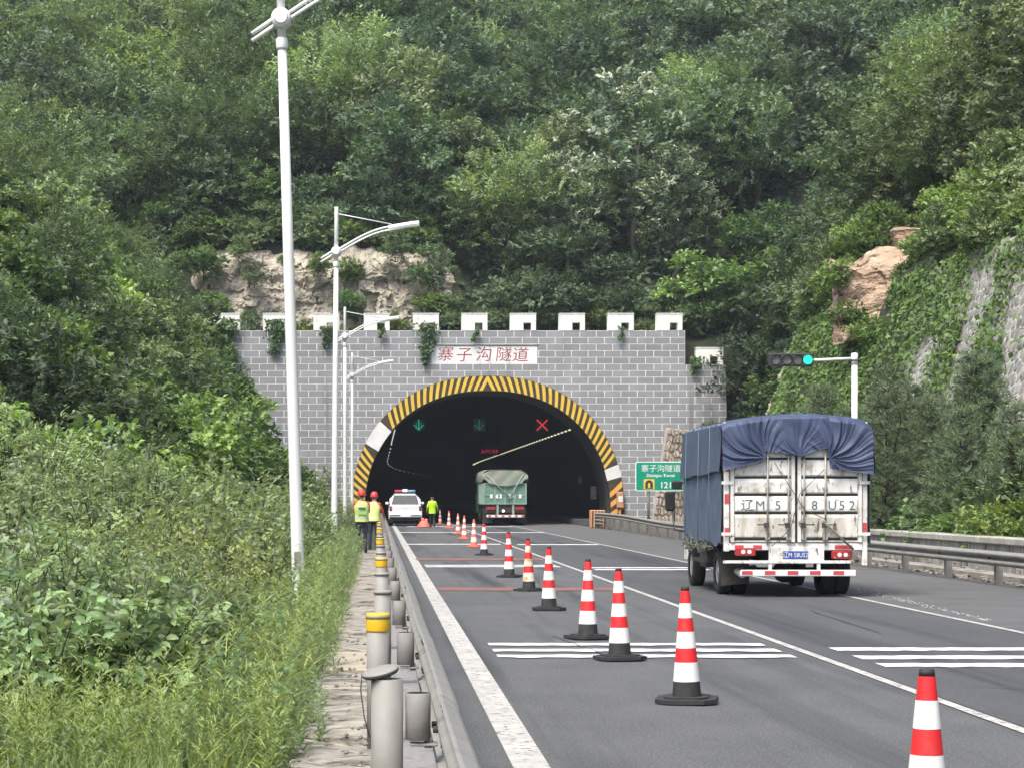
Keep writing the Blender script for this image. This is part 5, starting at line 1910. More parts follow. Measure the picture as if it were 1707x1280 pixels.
def make_shrub(name, seed, height=2.0, rad=1.3, stems=22, n_spray=9, n_leaf=9, ll=.1, lw=.06, twig=.35, lmat='near', fine=True, cat='shrub', base_r=.25, up=.6, spread=.9, tmean=.5):
    rng = np.random.default_rng(seed)
    t = thing(name, '', cat)
    m = MB()
    P = [[] for _ in range(6)]
    for i in range(stems):
        a = rng.uniform(0, 6.283); rr = rad * math.sqrt(rng.random())
        h = height * (1 - .45 * (rr / rad) ** 2) * rng.uniform(.75, 1.05)
        a0 = np.array([math.cos(a) * rr * base_r, math.sin(a) * rr * base_r, -.1])
        b0 = np.array([math.cos(a) * rr, math.sin(a) * rr, h])
        mid = (a0 + b0) / 2 + np.array([0, 0, h * .12])
        m.tube([a0, mid, b0], [.014, .01, .004], 4, 0, caps=False)
        u = np.sort(rng.uniform(.2, 1.0, n_spray))[:, None]
        S = (1 - u) ** 2 * a0 + 2 * u * (1 - u) * mid + u ** 2 * b0
        out = np.array([math.cos(a), math.sin(a), 0]) * .5
        Tw = unit(rng.normal(size=(n_spray, 3)) * .8 + out + np.array([0, 0, .35]))
        B, D, Nn, L, W = spray_leaves(S, Tw, n_leaf, twig, ll, lw, rng, up=up, spread=spread)
        ct = np.clip(tmean + rng.normal() * .17, .05, .95)
        tn = np.clip(ct + rng.normal(size=len(B)) * .16, 0, 1)
        for l_, q in zip(P, (B, D, Nn, L, W, tn)): l_.append(q)
    me = leaf_mesh('foliage', *[np.concatenate(p) for p in P[:5]], np.concatenate(P[5]), LF[lmat], fine=fine)
    place_mesh('foliage', me, t, (0, 0, 0))
    m.build('stems', MT['bark'], t)
    return t


def make_pine(name, seed, height=4.5, rad=1.3):
    rng = np.random.default_rng(seed)
    t = thing(name, '', 'pine tree')
    m = MB()
    limb(m, (0, 0, -.3), (rng.normal() * .08, rng.normal() * .08, height), .07, .012, rng, 7, k=7)
    B, D, Nn, L, T_ = [], [], [], [], []
    z = .35
    while z < height:
        f = 1 - z / height
        nb = rng.integers(5, 8)
        for b in range(nb):
            a = math.tau * b / nb + rng.uniform(-.4, .4)
            ln = rad * (f ** .75) * rng.uniform(.75, 1.1) + .18
            e = np.array([math.cos(a) * ln, math.sin(a) * ln, z + ln * rng.uniform(.25, .6)])
            s0 = np.array([0, 0, z])
            limb(m, s0, e, .02, .006, rng, 3, k=4)
            nt = max(3, int(ln / .13))
            for q in range(nt):
                u = .25 + .75 * (q + 1) / nt
                c = s0 + (e - s0) * u + rng.normal(size=3) * .05
                d0 = unit((e - s0) * .7 + np.array([0, 0, .5]) + rng.normal(size=3) * .35)
                k_ = 20
                dd = unit(d0 * .75 + rng.normal(size=(k_, 3)) * .55)
                B.append(c + dd * .01); D.append(dd); Nn.append(rng.normal(size=(k_, 3)))
                L.append(rng.uniform(.12, .22, k_)); T_.append(np.clip(rng.normal() * .2 + .5 + rng.normal(size=k_) * .1, 0, 1))
        z += rng.uniform(.2, .3)
    me = leaf_mesh('needles', np.concatenate(B), np.concatenate(D), np.concatenate(Nn), np.concatenate(L), .017, np.concatenate(T_), LF['needle'], fold=0, droop=.02)
    place_mesh('crown', me, t, (0, 0, 0))
    m.build('trunk', MT['bark'], t)
    return t


USED = set()


def scatter_copy(proto, km_, loc, rz, scale, label, group, color=(1, 1, 1)):
    """first use moves the original, later uses copy it"""
    if proto not in USED:
        USED.add(proto)
        o = proto
        o.location = loc; o.rotation_euler = (0, 0, rz); o.scale = (scale,) * 3
        o['label'] = label; o['group'] = group
        kids = km_[proto]
    else:
        o = copy_tree(proto, km_, loc, rz, scale, label, group)
        kids = None
    COLORS.append((o, color))
    return o


COLORS = []
KEEP = []
TREES = {}
TREES['round'] = [make_tree('broadleaf_tree', 1, 7.6, 2.9, .2, 26, 24, 11, ll=.33, lw=.17, twig=.75), make_tree('broadleaf_tree', 2, 8.4, 2.6, .22, 28, 22, 11, ll=.3, lw=.16, twig=.8), make_tree('broadleaf_tree', 3, 6.6, 3.1, .15, 24, 26, 11, ll=.38, lw=.18, twig=.8)]
TREES['flat'] = [make_tree('layered_tree', 4, 6.8, 3.3, .3, 22, 30, 14, ll=.27, lw=.12, shape='flat', twig=.95, cr=(.85, 1.45), up=1.2), make_tree('layered_tree', 5, 7.4, 3.0, .3, 22, 30, 14, ll=.27, lw=.12, shape='flat', twig=.9, cr=(.8, 1.35), up=1.3)]
TREES['silver'] = [make_tree('silver_tree', 6, 9.0, 2.5, .2, 30, 24, 11, ll=.28, lw=.14, lmat='silver', bark='pale_bark', pale=.22, shape='tall'), make_tree('silver_tree', 7, 8.2, 2.7, .18, 30, 24, 11, ll=.28, lw=.14, lmat='silver', bark='pale_bark', pale=.0, shape='tall')]
TREES['bushy'] = [make_tree('bushy_tree', 8, 4.2, 2.1, .05, 20, 24, ll=.27, lw=.14, twig=.6), make_tree('bushy_tree', 9, 3.6, 2.3, .03, 20, 24, ll=.3, lw=.18, twig=.6, lmat='vine', up=.9)]
TREES['vinebush'] = [make_tree('leafy_bush', 10, 3.0, 2.0, .0, 20, 26, ll=.28, lw=.24, twig=.5, lmat='vine', up=.9, n_leaf=8), make_tree('leafy_bush', 11, 2.4, 1.8, .0, 18, 26, ll=.24, lw=.2, twig=.45, lmat='vine', up=.8, n_leaf=8)]
for l_ in TREES.values():
    for o in l_: o['category'] = 'bush' if 'bush' in o.name and 'tree' not in o.name else 'tree'
KM = {}
for l_ in TREES.values():
    for o in l_: KM.update(kid_map(o))

rng = random.Random(77)


def on_portal_view(x, y):
    return 122.5 < y < 127.8 and -12 < x < 3.4


def plant(kind, x, y, s, label, group, color, dz=0.0, proto=None):
    p = TREES[kind][proto] if proto is not None else rng.choice(TREES[kind])
    return scatter_copy(p, KM, (x, y, terrain(x, y) - .15 + dz), rng.uniform(0, 6.28), s, label, group, color)


def tone(dark=.8, yel=0.0):
    g = dark * rng.uniform(.75, 1.25)
    yl = yel + rng.uniform(-.1, .12)
    return (g * (1 + .45 * yl), g * (1 + .1 * yl), g * (1 - .35 * yl))


KINDW = {'round': 'rounded tree', 'flat': 'layered tree', 'silver': 'upright tree', 'bushy': 'bushy tree', 'vinebush': 'bush'}


def forest_label(kind, color, x, y, h, s, place):
    g = (color[0] + color[1] + color[2]) / 3
    yl = color[0] / max(.01, color[1])
    tw = 'yellowish' if yl > 1.09 else 'dark' if g < .72 else 'bright' if g > 1.1 else 'cool green' if yl < .99 else 'green'
    sz = 'small ' if s < .78 else 'large ' if s > 1.0 else ''
    px = 630 + FPX * x / y; py = 829 - FPX * (h + 3 - CAMH) / y
    if place == 'back':
        col_ = ('at the left edge', 'left of tall lamp', 'above the left lamps', 'above the name board', 'above the right merlons', 'above the traffic light', 'at the right edge')[min(6, max(0, int((px + 20) / 245)))]
        rw_ = 'high on the slope' if py < 130 else 'mid slope' if py < 330 else 'low on the slope'
    elif place == 'left':
        col_ = 'beside the portal wall' if px > 330 else 'far left' if px < 130 else 'left of the tall lamp'
        rw_ = 'high on left bank' if py < 560 else 'midway up left bank' if py < 700 else 'low on left bank'
    else:
        col_ = 'near right edge' if px > 1600 else 'over the traffic light' if px < 1450 else 'over the rock face'
        rw_ = 'high on right hill' if py < 160 else 'midway on right hill' if py < 330 else 'atop right cutting'
    return (f'{sz}{tw} {KINDW[kind]} {rw_}, {col_}').replace('fine-leaved tree', 'tree').replace('leafy vine-covered bush', 'leafy vine bush').replace('low on left bank', 'low on the left bank') if place != 'back' else f'{sz}{tw} {KINDW[kind]} {rw_}, {col_}'


def in_view(x, y, m_=2.5):
    px = 630 + FPX * x / y
    return -m_ * FPX / y < px < 1707 + m_ * FPX / y


n_tree = 0
# back slope, jittered rows going up the hill
y = 124.4
row_ = 0
while y < 214:
    sp = 5.3 + (y - 124) * .02
    x = -60 + (row_ % 2) * sp / 2
    while x < 90:
        xx = x + rng.uniform(-1.4, 1.4); yy = y + rng.uniform(-1.4, 1.4)
        x += sp
        if not in_view(xx, yy, 2.2): continue
        h = terrain(xx, yy)
        if PZ(-60, yy) < h: continue          # wholly above the picture
        if -12.5 < xx < 3.6 and yy < 128.6: continue
        if xx > 24 and yy < 135 and rng.random() < .5: continue
        r_ = rng.random()
        px = 630 + FPX * xx / yy; py = 829 - FPX * (h + 3 - CAMH) / yy
        if yy < 127.5: kind = 'bushy'
        elif 900 < px < 1240 and 330 < py < 560 and r_ < .5: kind = 'silver'
        elif px > 1150 and 250 < py < 420 and r_ < .6: kind = 'flat'
        elif px < 420 and r_ < .4: kind = 'flat'
        else: kind = ('round', 'round', 'flat', 'silver', 'bushy')[int(r_ * 4.99)] if r_ < 1 else 'round'
        pale_zone = 930 < px < 1260 and 330 < py < 560
        s = rng.uniform(.95, 1.5)
        if kind == 'bushy': s *= 1.15
        if yy < 131: s *= .75
        col = tone(1.0, .05 if px < 500 else -.06)
        if rng.random() < .2: col = tone(1.45, .25)
        elif rng.random() < .22: col = tone(.68, -.12)
        plant(kind, xx, yy, s, forest_label(kind, col, xx, yy, h, s, 'back'), 'trees on the slope above the tunnel', col, proto=(0 if pale_zone else 1) if kind == 'silver' else None)
        n_tree += 1
    y += sp * .86
    row_ += 1
# undergrowth between the trunks
ru = np.random.default_rng(91)
nu_ = 70000
uy = 124 + 90 * ru.random(nu_) ** 1.25
ux = -62 + 150 * ru.random(nu_)
ok_ = (ux / uy > -.2) & (ux / uy < .34) & ~((ux > -13.5) & (ux < 4.5) & (uy < 127.4))
ux, uy = ux[ok_], uy[ok_]
uz = np.array([terrain(a, b) for a, b in zip(ux, uy)]) + ru.random(len(ux)) ** 2 * .9
nn_ = len(ux)
me = leaf_mesh('undergrowth', np.stack([ux, uy, uz], 1), ru.normal(size=(nn_, 3)) * np.array([1, 1, .5]) + np.array([0, -.4, .2]), ru.normal(size=(nn_, 3)) * .4 + np.array([0, -.5, 1.0]), ru.uniform(.3, .7, nn_), ru.uniform(.2, .4, nn_), np.clip(.35 + ru.normal(size=nn_) * .2, 0, 1), LF['broad'])
o = bpy.data.objects.new('undergrowth', me); link(o); o.color = (.9, .95, .85, 1)
tag(o, 'low green undergrowth covering the ground between the forest trees', 'undergrowth', kind='stuff')
# low bushes behind the merlons and on the rock ledge
for px, yy, s, c in ((650, 123.6, .42, .4), (588, 123.6, .38, .3), (745, 123.4, .5, .25), (830, 123.5, .45, .2), (915, 123.5, .42, .0), (1000, 123.6, .5, .35), (1075, 123.6, .45, .3), (420, 123.2, .4, .2), (500, 123.5, .35, .4), (1150, 123.4, .7, 0), (1180, 122.9, .6, 0)):
    plant('bushy', PX(px, yy), yy, s, 'small bush growing just behind the white merlons', 'bushes behind the merlons', tone(1.0, c))

# plants on and round the rock face
RLAB = ['bush at the left end of the tan rock face', 'bush low at the left end of the tan rock face', 'small bush in a crack of the tan rock face, left of the tall lamp', 'round bush on the tan rock face between the two nearest lamp poles', 'bush right beside the second lamp pole on the tan rock face', 'dark bush low behind the second lamp pole', 'bush on the right end of the tan rock face', 'bush low at the right end of the tan rock face', 'bush high on the left part of the tan rock face', 'bush high on the right part of the tan rock face', 'yellowish tuft high on the rock face just left of the tall lamp', 'small tuft on the rock face right of the second lamp', 'bush low on the rock face right of the tall lamp', 'bush low on the left part of the tan rock face']
for i, (px, py, yy, s, c, kd) in enumerate(((340, 440, 124.2, .5, .1, 'bushy'), (352, 505, 123.2, .5, .1, 'vinebush'), (425, 462, 123.6, .3, .3, 'bushy'), (535, 440, 123.9, .32, .25, 'vinebush'), (578, 450, 123.9, .36, .15, 'vinebush'), (578, 500, 123.2, .42, -.1, 'vinebush'), (715, 455, 124.6, .55, .0, 'bushy'), (722, 505, 123.6, .5, .2, 'vinebush'), (398, 418, 124.4, .3, .2, 'bushy'), (658, 415, 124.6, .36, .1, 'bushy'), (478, 436, 123.6, .2, .4, 'bushy'))):
    p = rng.choice(TREES[kd])
    scatter_copy(p, KM, (PX(px, yy), yy, PZ(py, yy) - 1.6 * s), rng.uniform(0, 6.28), s, RLAB[i], 'bushes on the tan rock face', tone(1.1, c))['category'] = 'bush'
for i in range(16):
    xx = -13 + i * 1.1 + rng.uniform(-.3, .3); yy = 127.2 + rng.uniform(-.3, 1.0)
    plant('bushy', xx, yy, rng.uniform(.42, .62), 'bush fringing the top of the tan rock face', 'bushes along the top of the tan rock face', tone(1.05, .2), dz=-.3)
for i in range(12):
    xx = PX(200 + i * 19, 129) + rng.uniform(-.5, .5); yy = 127.5 + rng.uniform(0, 4)
    plant('bushy', xx, yy, rng.uniform(.7, 1.0), 'bushy tree in the fold left of the tan rock face', 'bushy trees left of the rock face', tone(1.0, .05), dz=.2)
# trees in the hollow right of the portal, shade put into their tone
HLAB = 'dark bush in the hollow right of the portal wall'
for i in range(30):
    yy = 99 + i * .78
    xx = cut_x(yy) + rng.uniform(.3, 5.2)
    kd = rng.choice(['bushy', 'vinebush', 'bushy', 'round'])
    o = plant(kd, xx, yy + rng.uniform(-.6, .6), rng.uniform(.55, .85) * (.7 if kd == 'round' else 1), HLAB, 'dark bushes right of the portal', tone(.7, -.02))
    o['category'] = 'bush'
for i, (xx, yy, sc_) in enumerate(((21.9, 118.6, .62), (23.4, 119.6, .8), (25.2, 119.0, .95), (22.6, 120.4, .95), (24.4, 120.6, 1.1), (26.5, 117.5, .9), (21.6, 120.7, .75), (27.5, 120.2, 1.0))):
    plant(('round', 'bushy')[i % 3 == 2], xx, yy, sc_, 'dark tree in the hollow right of the portal wall', 'dark trees right of the portal', tone(.62, -.05), dz=-.4)
# fringe of bushes along the top of the retaining wall and cutting
FL = 'yellow-green bush fringing the top of the right cutting'
for i in range(34):
    yy = 48 + i * 1.35
    if 76 < yy < 82: continue
    xx = cut_x(yy) + 3.3 + rng.uniform(0, 1.2)
    o = plant(rng.choice(['bushy', 'vinebush']), xx, yy, rng.uniform(.3, .5), FL, 'bushes along the top of the right cutting', tone(1.25, .35), dz=-.1)
    o['category'] = 'bush'

# left slope in front of the portal's left end
y = 46.0
row_ = 0
nl = 0
while y < 121:
    sp = 2.6 + .016 * (y - 46)
    x = -3.6 - (row_ % 2) * sp / 2
    while x > -30:
        xx = x + rng.uniform(-.6, .6); yy = y + rng.uniform(-.7, .7)
        x -= sp
        if not in_view(xx, yy, 1.5): continue
        h = terrain(xx, yy)
        # the front rows hide the rest: keep what can show
        kind = rng.choice(['vinebush', 'vinebush', 'bushy', 'flat'])
        s = rng.uniform(.6, 1.0)
        d = -xx - 3
        if d < 2.2: s *= .55; kind = 'vinebush'
        elif d < 6: kind = rng.choice(['vinebush', 'vinebush', 'bushy']); s *= .85
        if kind == 'flat': s *= .75
        px = 630 + FPX * xx / yy
        if yy > 95 and px > 385: s *= .8; kind = 'vinebush'
        if yy > 70:
            pyc = 829 - FPX * (h + 1.6 * s - CAMH) / yy
            edge_ = float(np.interp(pyc, [500, 560, 640, 700, 740, 780, 820], [372, 378, 388, 404, 430, 468, 505]))
            rr_ = (2.6 if kind == 'flat' else 1.75) * s
            lim = (edge_ - 630) * yy / FPX - rr_
            if xx > lim: xx = lim - rng.uniform(0, .4); h = terrain(xx, yy)
        col = tone(.95, .12)
        r_ = rng.random()
        if r_ < .25: col = tone(1.45, .35)
        elif r_ < .45: col = tone(.7, -.05)
        plant(kind, xx, yy, s, forest_label(kind, col, xx, yy, h, s, 'left'), 'bushes and trees on the slope left of the portal', col)
        nl += 1
    y += sp * 1.05
    row_ += 1

# right hill above the cutting
y = 50.0
row_ = 0
while y < 124:
    sp = 3.4
    x = cut_x(y) + 3.8 + (row_ % 2) * sp / 2
    while x < 56:
        xx = x + rng.uniform(-.8, .8); yy = y + rng.uniform(-.9, .9)
        x += sp
        if not in_view(xx, yy, 2.5): continue
        h = terrain(xx, yy)
        if PZ(-50, yy) < h: continue
        px = 630 + FPX * xx / yy; py = 829 - FPX * (h + 3 - CAMH) / yy
        r_ = rng.random()
        if 1385 < px < 1525 and 380 < py < 580 and yy < 90: continue
        if xx < cut_x(yy) + 3.6: continue
        if xx < cut_x(yy) + 6.1: kind = 'bushy'
        elif px < 1480 and py < 260 and r_ < .7: kind = 'silver'
        else: kind = ('round', 'flat', 'bushy', 'silver')[int(r_ * 3.99)]
        s = rng.uniform(.65, 1.0) * (.75 if xx < cut_x(yy) + 6.1 else .95)
        col = tone(.95, .2)
        if xx < 21 and yy < 85: col = tone(1.35, .4)
        elif rng.random() < .2: col = tone(1.2, .4)
        plant(kind, xx, yy, s, forest_label(kind, col, xx, yy, h, s, 'right'), 'trees on the hill above the right cutting', col, proto=(0 if px < 1500 and py < 280 else 1) if kind == 'silver' else None)
        n_tree += 1
    y += sp * .9
    row_ += 1

# pines and bushes between the low wall and the cutting
pines = [make_pine('pine_tree', 21, 4.6, 1.25), make_pine('pine_tree', 22, 3.9, 1.35)]
KP = {}
for p in pines: KP.update(kid_map(p))
pl_ = [(1470, 53, 1.0), (1512, 56, 1.08), (1555, 54, .92), (1605, 49, .95), (1640, 52, 1.15), (1690, 47, .95), (1485, 60, 1.2), (1545, 62, 1.2), (1580, 58, 1.05), (1455, 66, 1.15), (1500, 70, 1.2), (1665, 56, 1.1), (1700, 52, 1.15), (1440, 72, 1.2)]
plab = ['young pine beside the right edge of the tarped truck', 'young pine second from the tarped truck', 'young pine in the middle of the row behind the concrete wall', 'young pine below the narrow bare strip of stone wall', 'tall young pine between the two bare strips of stone wall', 'young pine at the right edge below the bare stone wall', 'taller pine behind the young pine beside the tarped truck', 'taller pine behind the middle of the pine row', 'pine tree in the second row below the creeper', 'pine tree just right of the traffic light pole', 'pine tree in the back row right of the traffic light', 'pine tree behind the tall one under the stone wall', 'broad pine at the right edge in the second row', 'farthest pine of the row, behind the tarped truck']
for i, (px, yy, s) in enumerate(pl_):
    p = pines[i % 2]
    scatter_copy(p, KP, (max(13.2, min(15.3, PX(px, yy))), yy, 0), rng.uniform(0, 6), s, plab[i], 'young pines behind the concrete wall', tone(.95, .05))
scatter_copy(pines[1], KP, (PX(1183, 113), 113, .4), 1.0, 1.35, 'lone young pine standing against the right end of the portal wall', 'young pines near the portal', tone(.75, -.05))
scatter_copy(pines[0], KP, (PX(1215, 116), 116, .4), 2.0, 1.2, 'young pine at the corner of the portal, half behind the tarped truck', 'young pines near the portal', tone(.75, -.05))
for px, yy, s, yel in ((1475, 46.5, .42, .1), (1530, 45.5, .46, .05), (1585, 45, .5, .0), (1640, 44, .42, .15), (1695, 43.5, .5, .5), (1560, 50, .62, 0), (1625, 48, .6, 0), (1680, 47, .5, .3), (1500, 50, .5, .0), (1455, 54, .5, .2), (1465, 62, .55, .1), (1448, 75, .7, .0), (1700, 49, .7, .45)):
    plant('vinebush' if yel < .3 else 'bushy', max(14.05, PX(px, yy)), yy, s, 'leafy bush between the pines behind the low concrete wall', 'bushes behind the concrete wall', tone(.95, yel))

# ------------------------------------------------------------------ foreground shrubs and weeds
SH = [make_shrub('ovate_leaf_shrub', 31, 1.15, .95, 26, 9, 9, .105, .06, .3, tmean=.6),
      make_shrub('ovate_leaf_shrub', 32, 1.5, 1.05, 26, 10, 9, .085, .05, .32, tmean=.5),
      make_shrub('slender_leaf_shrub', 33, 1.7, 1.0, 30, 11, 11, .085, .028, .32, tmean=.55, spread=.7),
      make_shrub('ovate_leaf_shrub', 34, 2.0, 1.2, 28, 11, 10, .1, .062, .36, tmean=.5)]
KS = {}
for p in SH: KS.update(kid_map(p))
fg = [  # picture column, distance, proto, scale, darkness, yellow, label
    (60, 14.6, 0, .92, 1.15, -.05, 'grey-green shrub with broad pale leaves in the lower left corner'),
    (190, 15.0, 0, .95, 1.1, -.05, 'grey-green broad-leaved shrub next to the corner shrub'),
    (270, 15.8, 0, .8, .8, -.05, 'dark broad-leaved shrub beside the tall grass in front'),
    (-20, 17.5, 1, .95, .95, .0, 'dull green shrub at the left edge behind the pale-leaved shrub'),
    (120, 18.2, 1, .9, .95, .05, 'dull green shrub behind the pale-leaved shrubs'),
    (245, 18.6, 1, .88, .95, .2, 'olive shrub in the middle of the foreground thicket'),
    (290, 19.6, 1, .8, .95, .3, 'olive shrub in front of the yellowing shrub'),
    (375, 22.5, 1, .72, 1.1, .75, 'yellowing shrub left of the tall white lamp'),
    (300, 24.0, 1, 1.05, 1.15, .65, 'yellow-green shrub in the thicket left of the tall lamp'),
    (230, 22.5, 2, .9, 1.3, .45, 'bright slender-leaved shrub in the thicket'),
    (120, 22.0, 3, .72, 1.1, .2, 'mid green shrub at left of the thicket'),
    (10, 23.0, 3, .8, 1.0, .1, 'mid green shrub at the left edge of the thicket'),
    (440, 31.5, 1, 1.05, .95, .45, 'brownish shrub touching the tall lamp pole'),
    (300, 29, 3, .92, 1.45, .5, 'bright lime shrub rising above the thicket'),
    (190, 29, 2, 1.2, .9, .1, 'feathery dark shrub behind the thicket'),
    (80, 30, 3, .98, 1.0, .2, 'leafy green shrub behind the thicket at left'),
    (-20, 31, 3, 1.05, .9, .1, 'tall green shrub at the far left edge'),
    (400, 34, 3, .95, .95, .3, 'green shrub behind the yellowing shrub'),
    (455, 38, 3, 1.0, .95, .2, 'dark shrub standing left of the tall lamp pole'),
    (30, 38, 2, 1.7, 1.25, .2, 'light green willowy shrub high at the left edge'),
    (130, 40, 3, 1.35, .9, .1, 'big green shrub on the lower slope'),
    (240, 42, 2, 1.5, 1.05, .15, 'willowy shrub on the lower slope'),
    (340, 43, 3, 1.25, 1.0, .25, 'big leafy shrub on the lower slope near the lamp'),
    (420, 46, 3, 1.15, .9, .1, 'dark leafy shrub on the lower slope near the lamp'),
    (520, 52, 1, .95, .95, .2, 'low shrub seen between the two nearest lamp poles'),
    (530, 64, 3, .9, 1.1, .4, 'yellow-green shrub between the two nearest lamp poles'),
    (520, 78, 3, 1.1, 1.0, .3, 'green shrub at the foot of the portal wall between lamps'),
    (548, 90, 3, .95, 1.0, .2, 'green shrub at the foot of the portal wall behind the second lamp'),
    (520, 104, 3, 1.2, 1.0, .3, 'green shrub against the portal wall left of the second lamp'),
    (572, 98, 2, 1.0, .95, .1, 'shrub at the foot of the third lamp'),
    (594, 108, 2, 1.0, 1.0, .1, 'shrub at the left foot of the striped arch'),
    (575, 68, 2, .75, .9, .0, 'weedy shrub left of the helmeted workers'),
    (588, 76, 2, .8, .95, .1, 'weedy shrub behind the helmeted workers'),
]
for px, yy, pi, s, dk, yl, lab in fg:
    x = PX(px, yy)
    x = min(x, -.75) if yy < 60 else min(x, -.8)
    o = scatter_copy(SH[pi], KS, (x, yy, max(-.02, terrain(x, yy))), rng.uniform(0, 6.28), s, lab, 'shrubs on the left verge', tone(dk, yl))
    o['category'] = 'shrub'

# weeds: upright narrow-leaved stems beside the path
def weed_field(name, label, spots, h0, ll, lw, n_leaf, tmean, mat_, seed, cat):
    r = np.random.default_rng(seed)
    P = [[] for _ in range(6)]
    for x, y_, s in spots:
        z = max(-.02, terrain(x, y_))
        h = h0 * s * r.uniform(.7, 1.2)
        lean = r.normal(size=2) * .16
        u = np.linspace(.05, 1, n_leaf)[:, None]
        C = np.array([x, y_, z]) + np.concatenate([lean[0] * h * u ** 1.6, lean[1] * h * u ** 1.6, h * u], 1)
        a = r.uniform(0, 6.28, n_leaf) + np.arange(n_leaf) * 2.4
        D = np.stack([np.cos(a), np.sin(a), np.full(n_leaf, .75)], 1) + r.normal(size=(n_leaf, 3)) * .2
        Nn = np.tile(np.array([0, 0, 1.0]), (n_leaf, 1)) + r.normal(size=(n_leaf, 3)) * .3
        fall = (1.1 - .6 * u[:, 0])
        P[0].append(C); P[1].append(D); P[2].append(Nn)
        P[3].append(ll * s * fall * r.uniform(.7, 1.3, n_leaf)); P[4].append(lw * s * r.uniform(.7, 1.2, n_leaf))
        P[5].append(np.clip(tmean + r.normal() * .2 + r.normal(size=n_leaf) * .1, 0, 1))
        # stem
        P[0].append(np.array([[x, y_, z - .03]])); P[1].append(np.array([[lean[0], lean[1], 1.0]])); P[2].append(np.array([[1.0, .2, 0]]))
        P[3].append(np.array([h])); P[4].append(np.array([.012 * s])); P[5].append(np.array([.3]))
    me = leaf_mesh(name, *[np.concatenate(p) for p in P[:5]], np.concatenate(P[5]), mat_, droop=.15)
    o = bpy.data.objects.new(name, me); link(o)
    return tag(o, label, cat, kind='stuff')


sp_ = []
for i in range(330):
    yy = 11.5 + 50 * rng.random() ** 1.5
    edge = -.52 - .12 * math.sin(yy * 1.3)
    sp_.append((edge - abs(rng.gauss(0, .42)) + .06, yy, rng.uniform(.55, 1.2) * (.8 if yy < 16 else 1.0)))
for i in range(160):
    yy = rng.uniform(34, 62); sp_.append((rng.uniform(-1.3, -.55), yy, rng.uniform(.9, 1.5)))
weed_field('weeds', 'tall narrow-leaved weeds growing along the slab path', sp_, .62, .13, .022, 34, .5, LF['near'], 5, 'weeds')
def low_spots(n_, y1=14.6):
    return [(rng.uniform(-3.0, -.52), rng.uniform(11.0, y1), rng.uniform(.45, 1.05)) for i in range(n_)]
weed_field('undergrowth', 'fine leafy undergrowth in front of the foreground shrubs', low_spots(330), .42, .1, .018, 30, .5, LF['grass'], 6, 'undergrowth')
weed_field('clover', 'small round-leaved weeds among the grass at lower left', low_spots(360, 16), .3, .055, .04, 26, .4, LF['near'], 61, 'weeds')
o = weed_field('dry_grass', 'yellowing dry grass stems beside the path', low_spots(150, 15) + [(-.56 - abs(rng.gauss(0, .35)), rng.uniform(12, 30), rng.uniform(.6, 1.2)) for i in range(130)], .6, .3, .012, 9, .8, LF['grass'], 62, 'grass')
o.color = (1.05, .95, .75, 1)
o = weed_field('dark_weeds', 'dark mugwort-like weeds along the path edge', [(-.6 - abs(rng.gauss(0, .45)), 12 + 34 * rng.random() ** 1.3, rng.uniform(.6, 1.3)) for i in range(200)], .6, .12, .035, 26, .35, LF['near'], 63, 'weeds')
o.color = (.75, .85, .8, 1)
sp_ = [(rng.uniform(-3.0, -.6), rng.uniform(11.0, 13.4), rng.uniform(.45, .95)) for i in range(170)] + [(-.6 - abs(rng.gauss(0, .3)), rng.uniform(14, 34), rng.uniform(.7, 1.3)) for i in range(160)]
weed_field('feathery_weeds', 'pale feathery weeds standing above the grass at lower left', sp_, .75, .085, .009, 70, .75, LF['grass'], 8, 'weeds')
# grass blades
r = np.random.default_rng(9)
n = 13000
yy = 10.8 + 40 * r.random(n) ** 1.7
xx = -.46 - np.abs(r.normal(size=n)) * .55 - r.random(n) * .9 * (yy < 20)
zz = np.array([max(-.03, terrain(a, b)) for a, b in zip(xx[:], yy[:])])
patch = np.sin(xx * 5 + 1.3 * np.sin(yy * 1.1)) * np.sin(yy * 1.7)
D = np.stack([r.normal(size=n) * .4, r.normal(size=n) * .4, np.ones(n)], 1)
me = leaf_mesh('grass', np.stack([xx, yy, zz], 1), D, r.normal(size=(n, 3)), r.uniform(.08, .3, n) * (1 + .35 * patch), .011, np.clip(.55 + .3 * patch + r.normal(size=n) * .15, 0, 1), LF['grass'], droop=.22, fold=.05)
o = bpy.data.objects.new('grass', me); link(o); tag(o, 'green grass along the edge of the slab path', 'grass', kind='stuff')

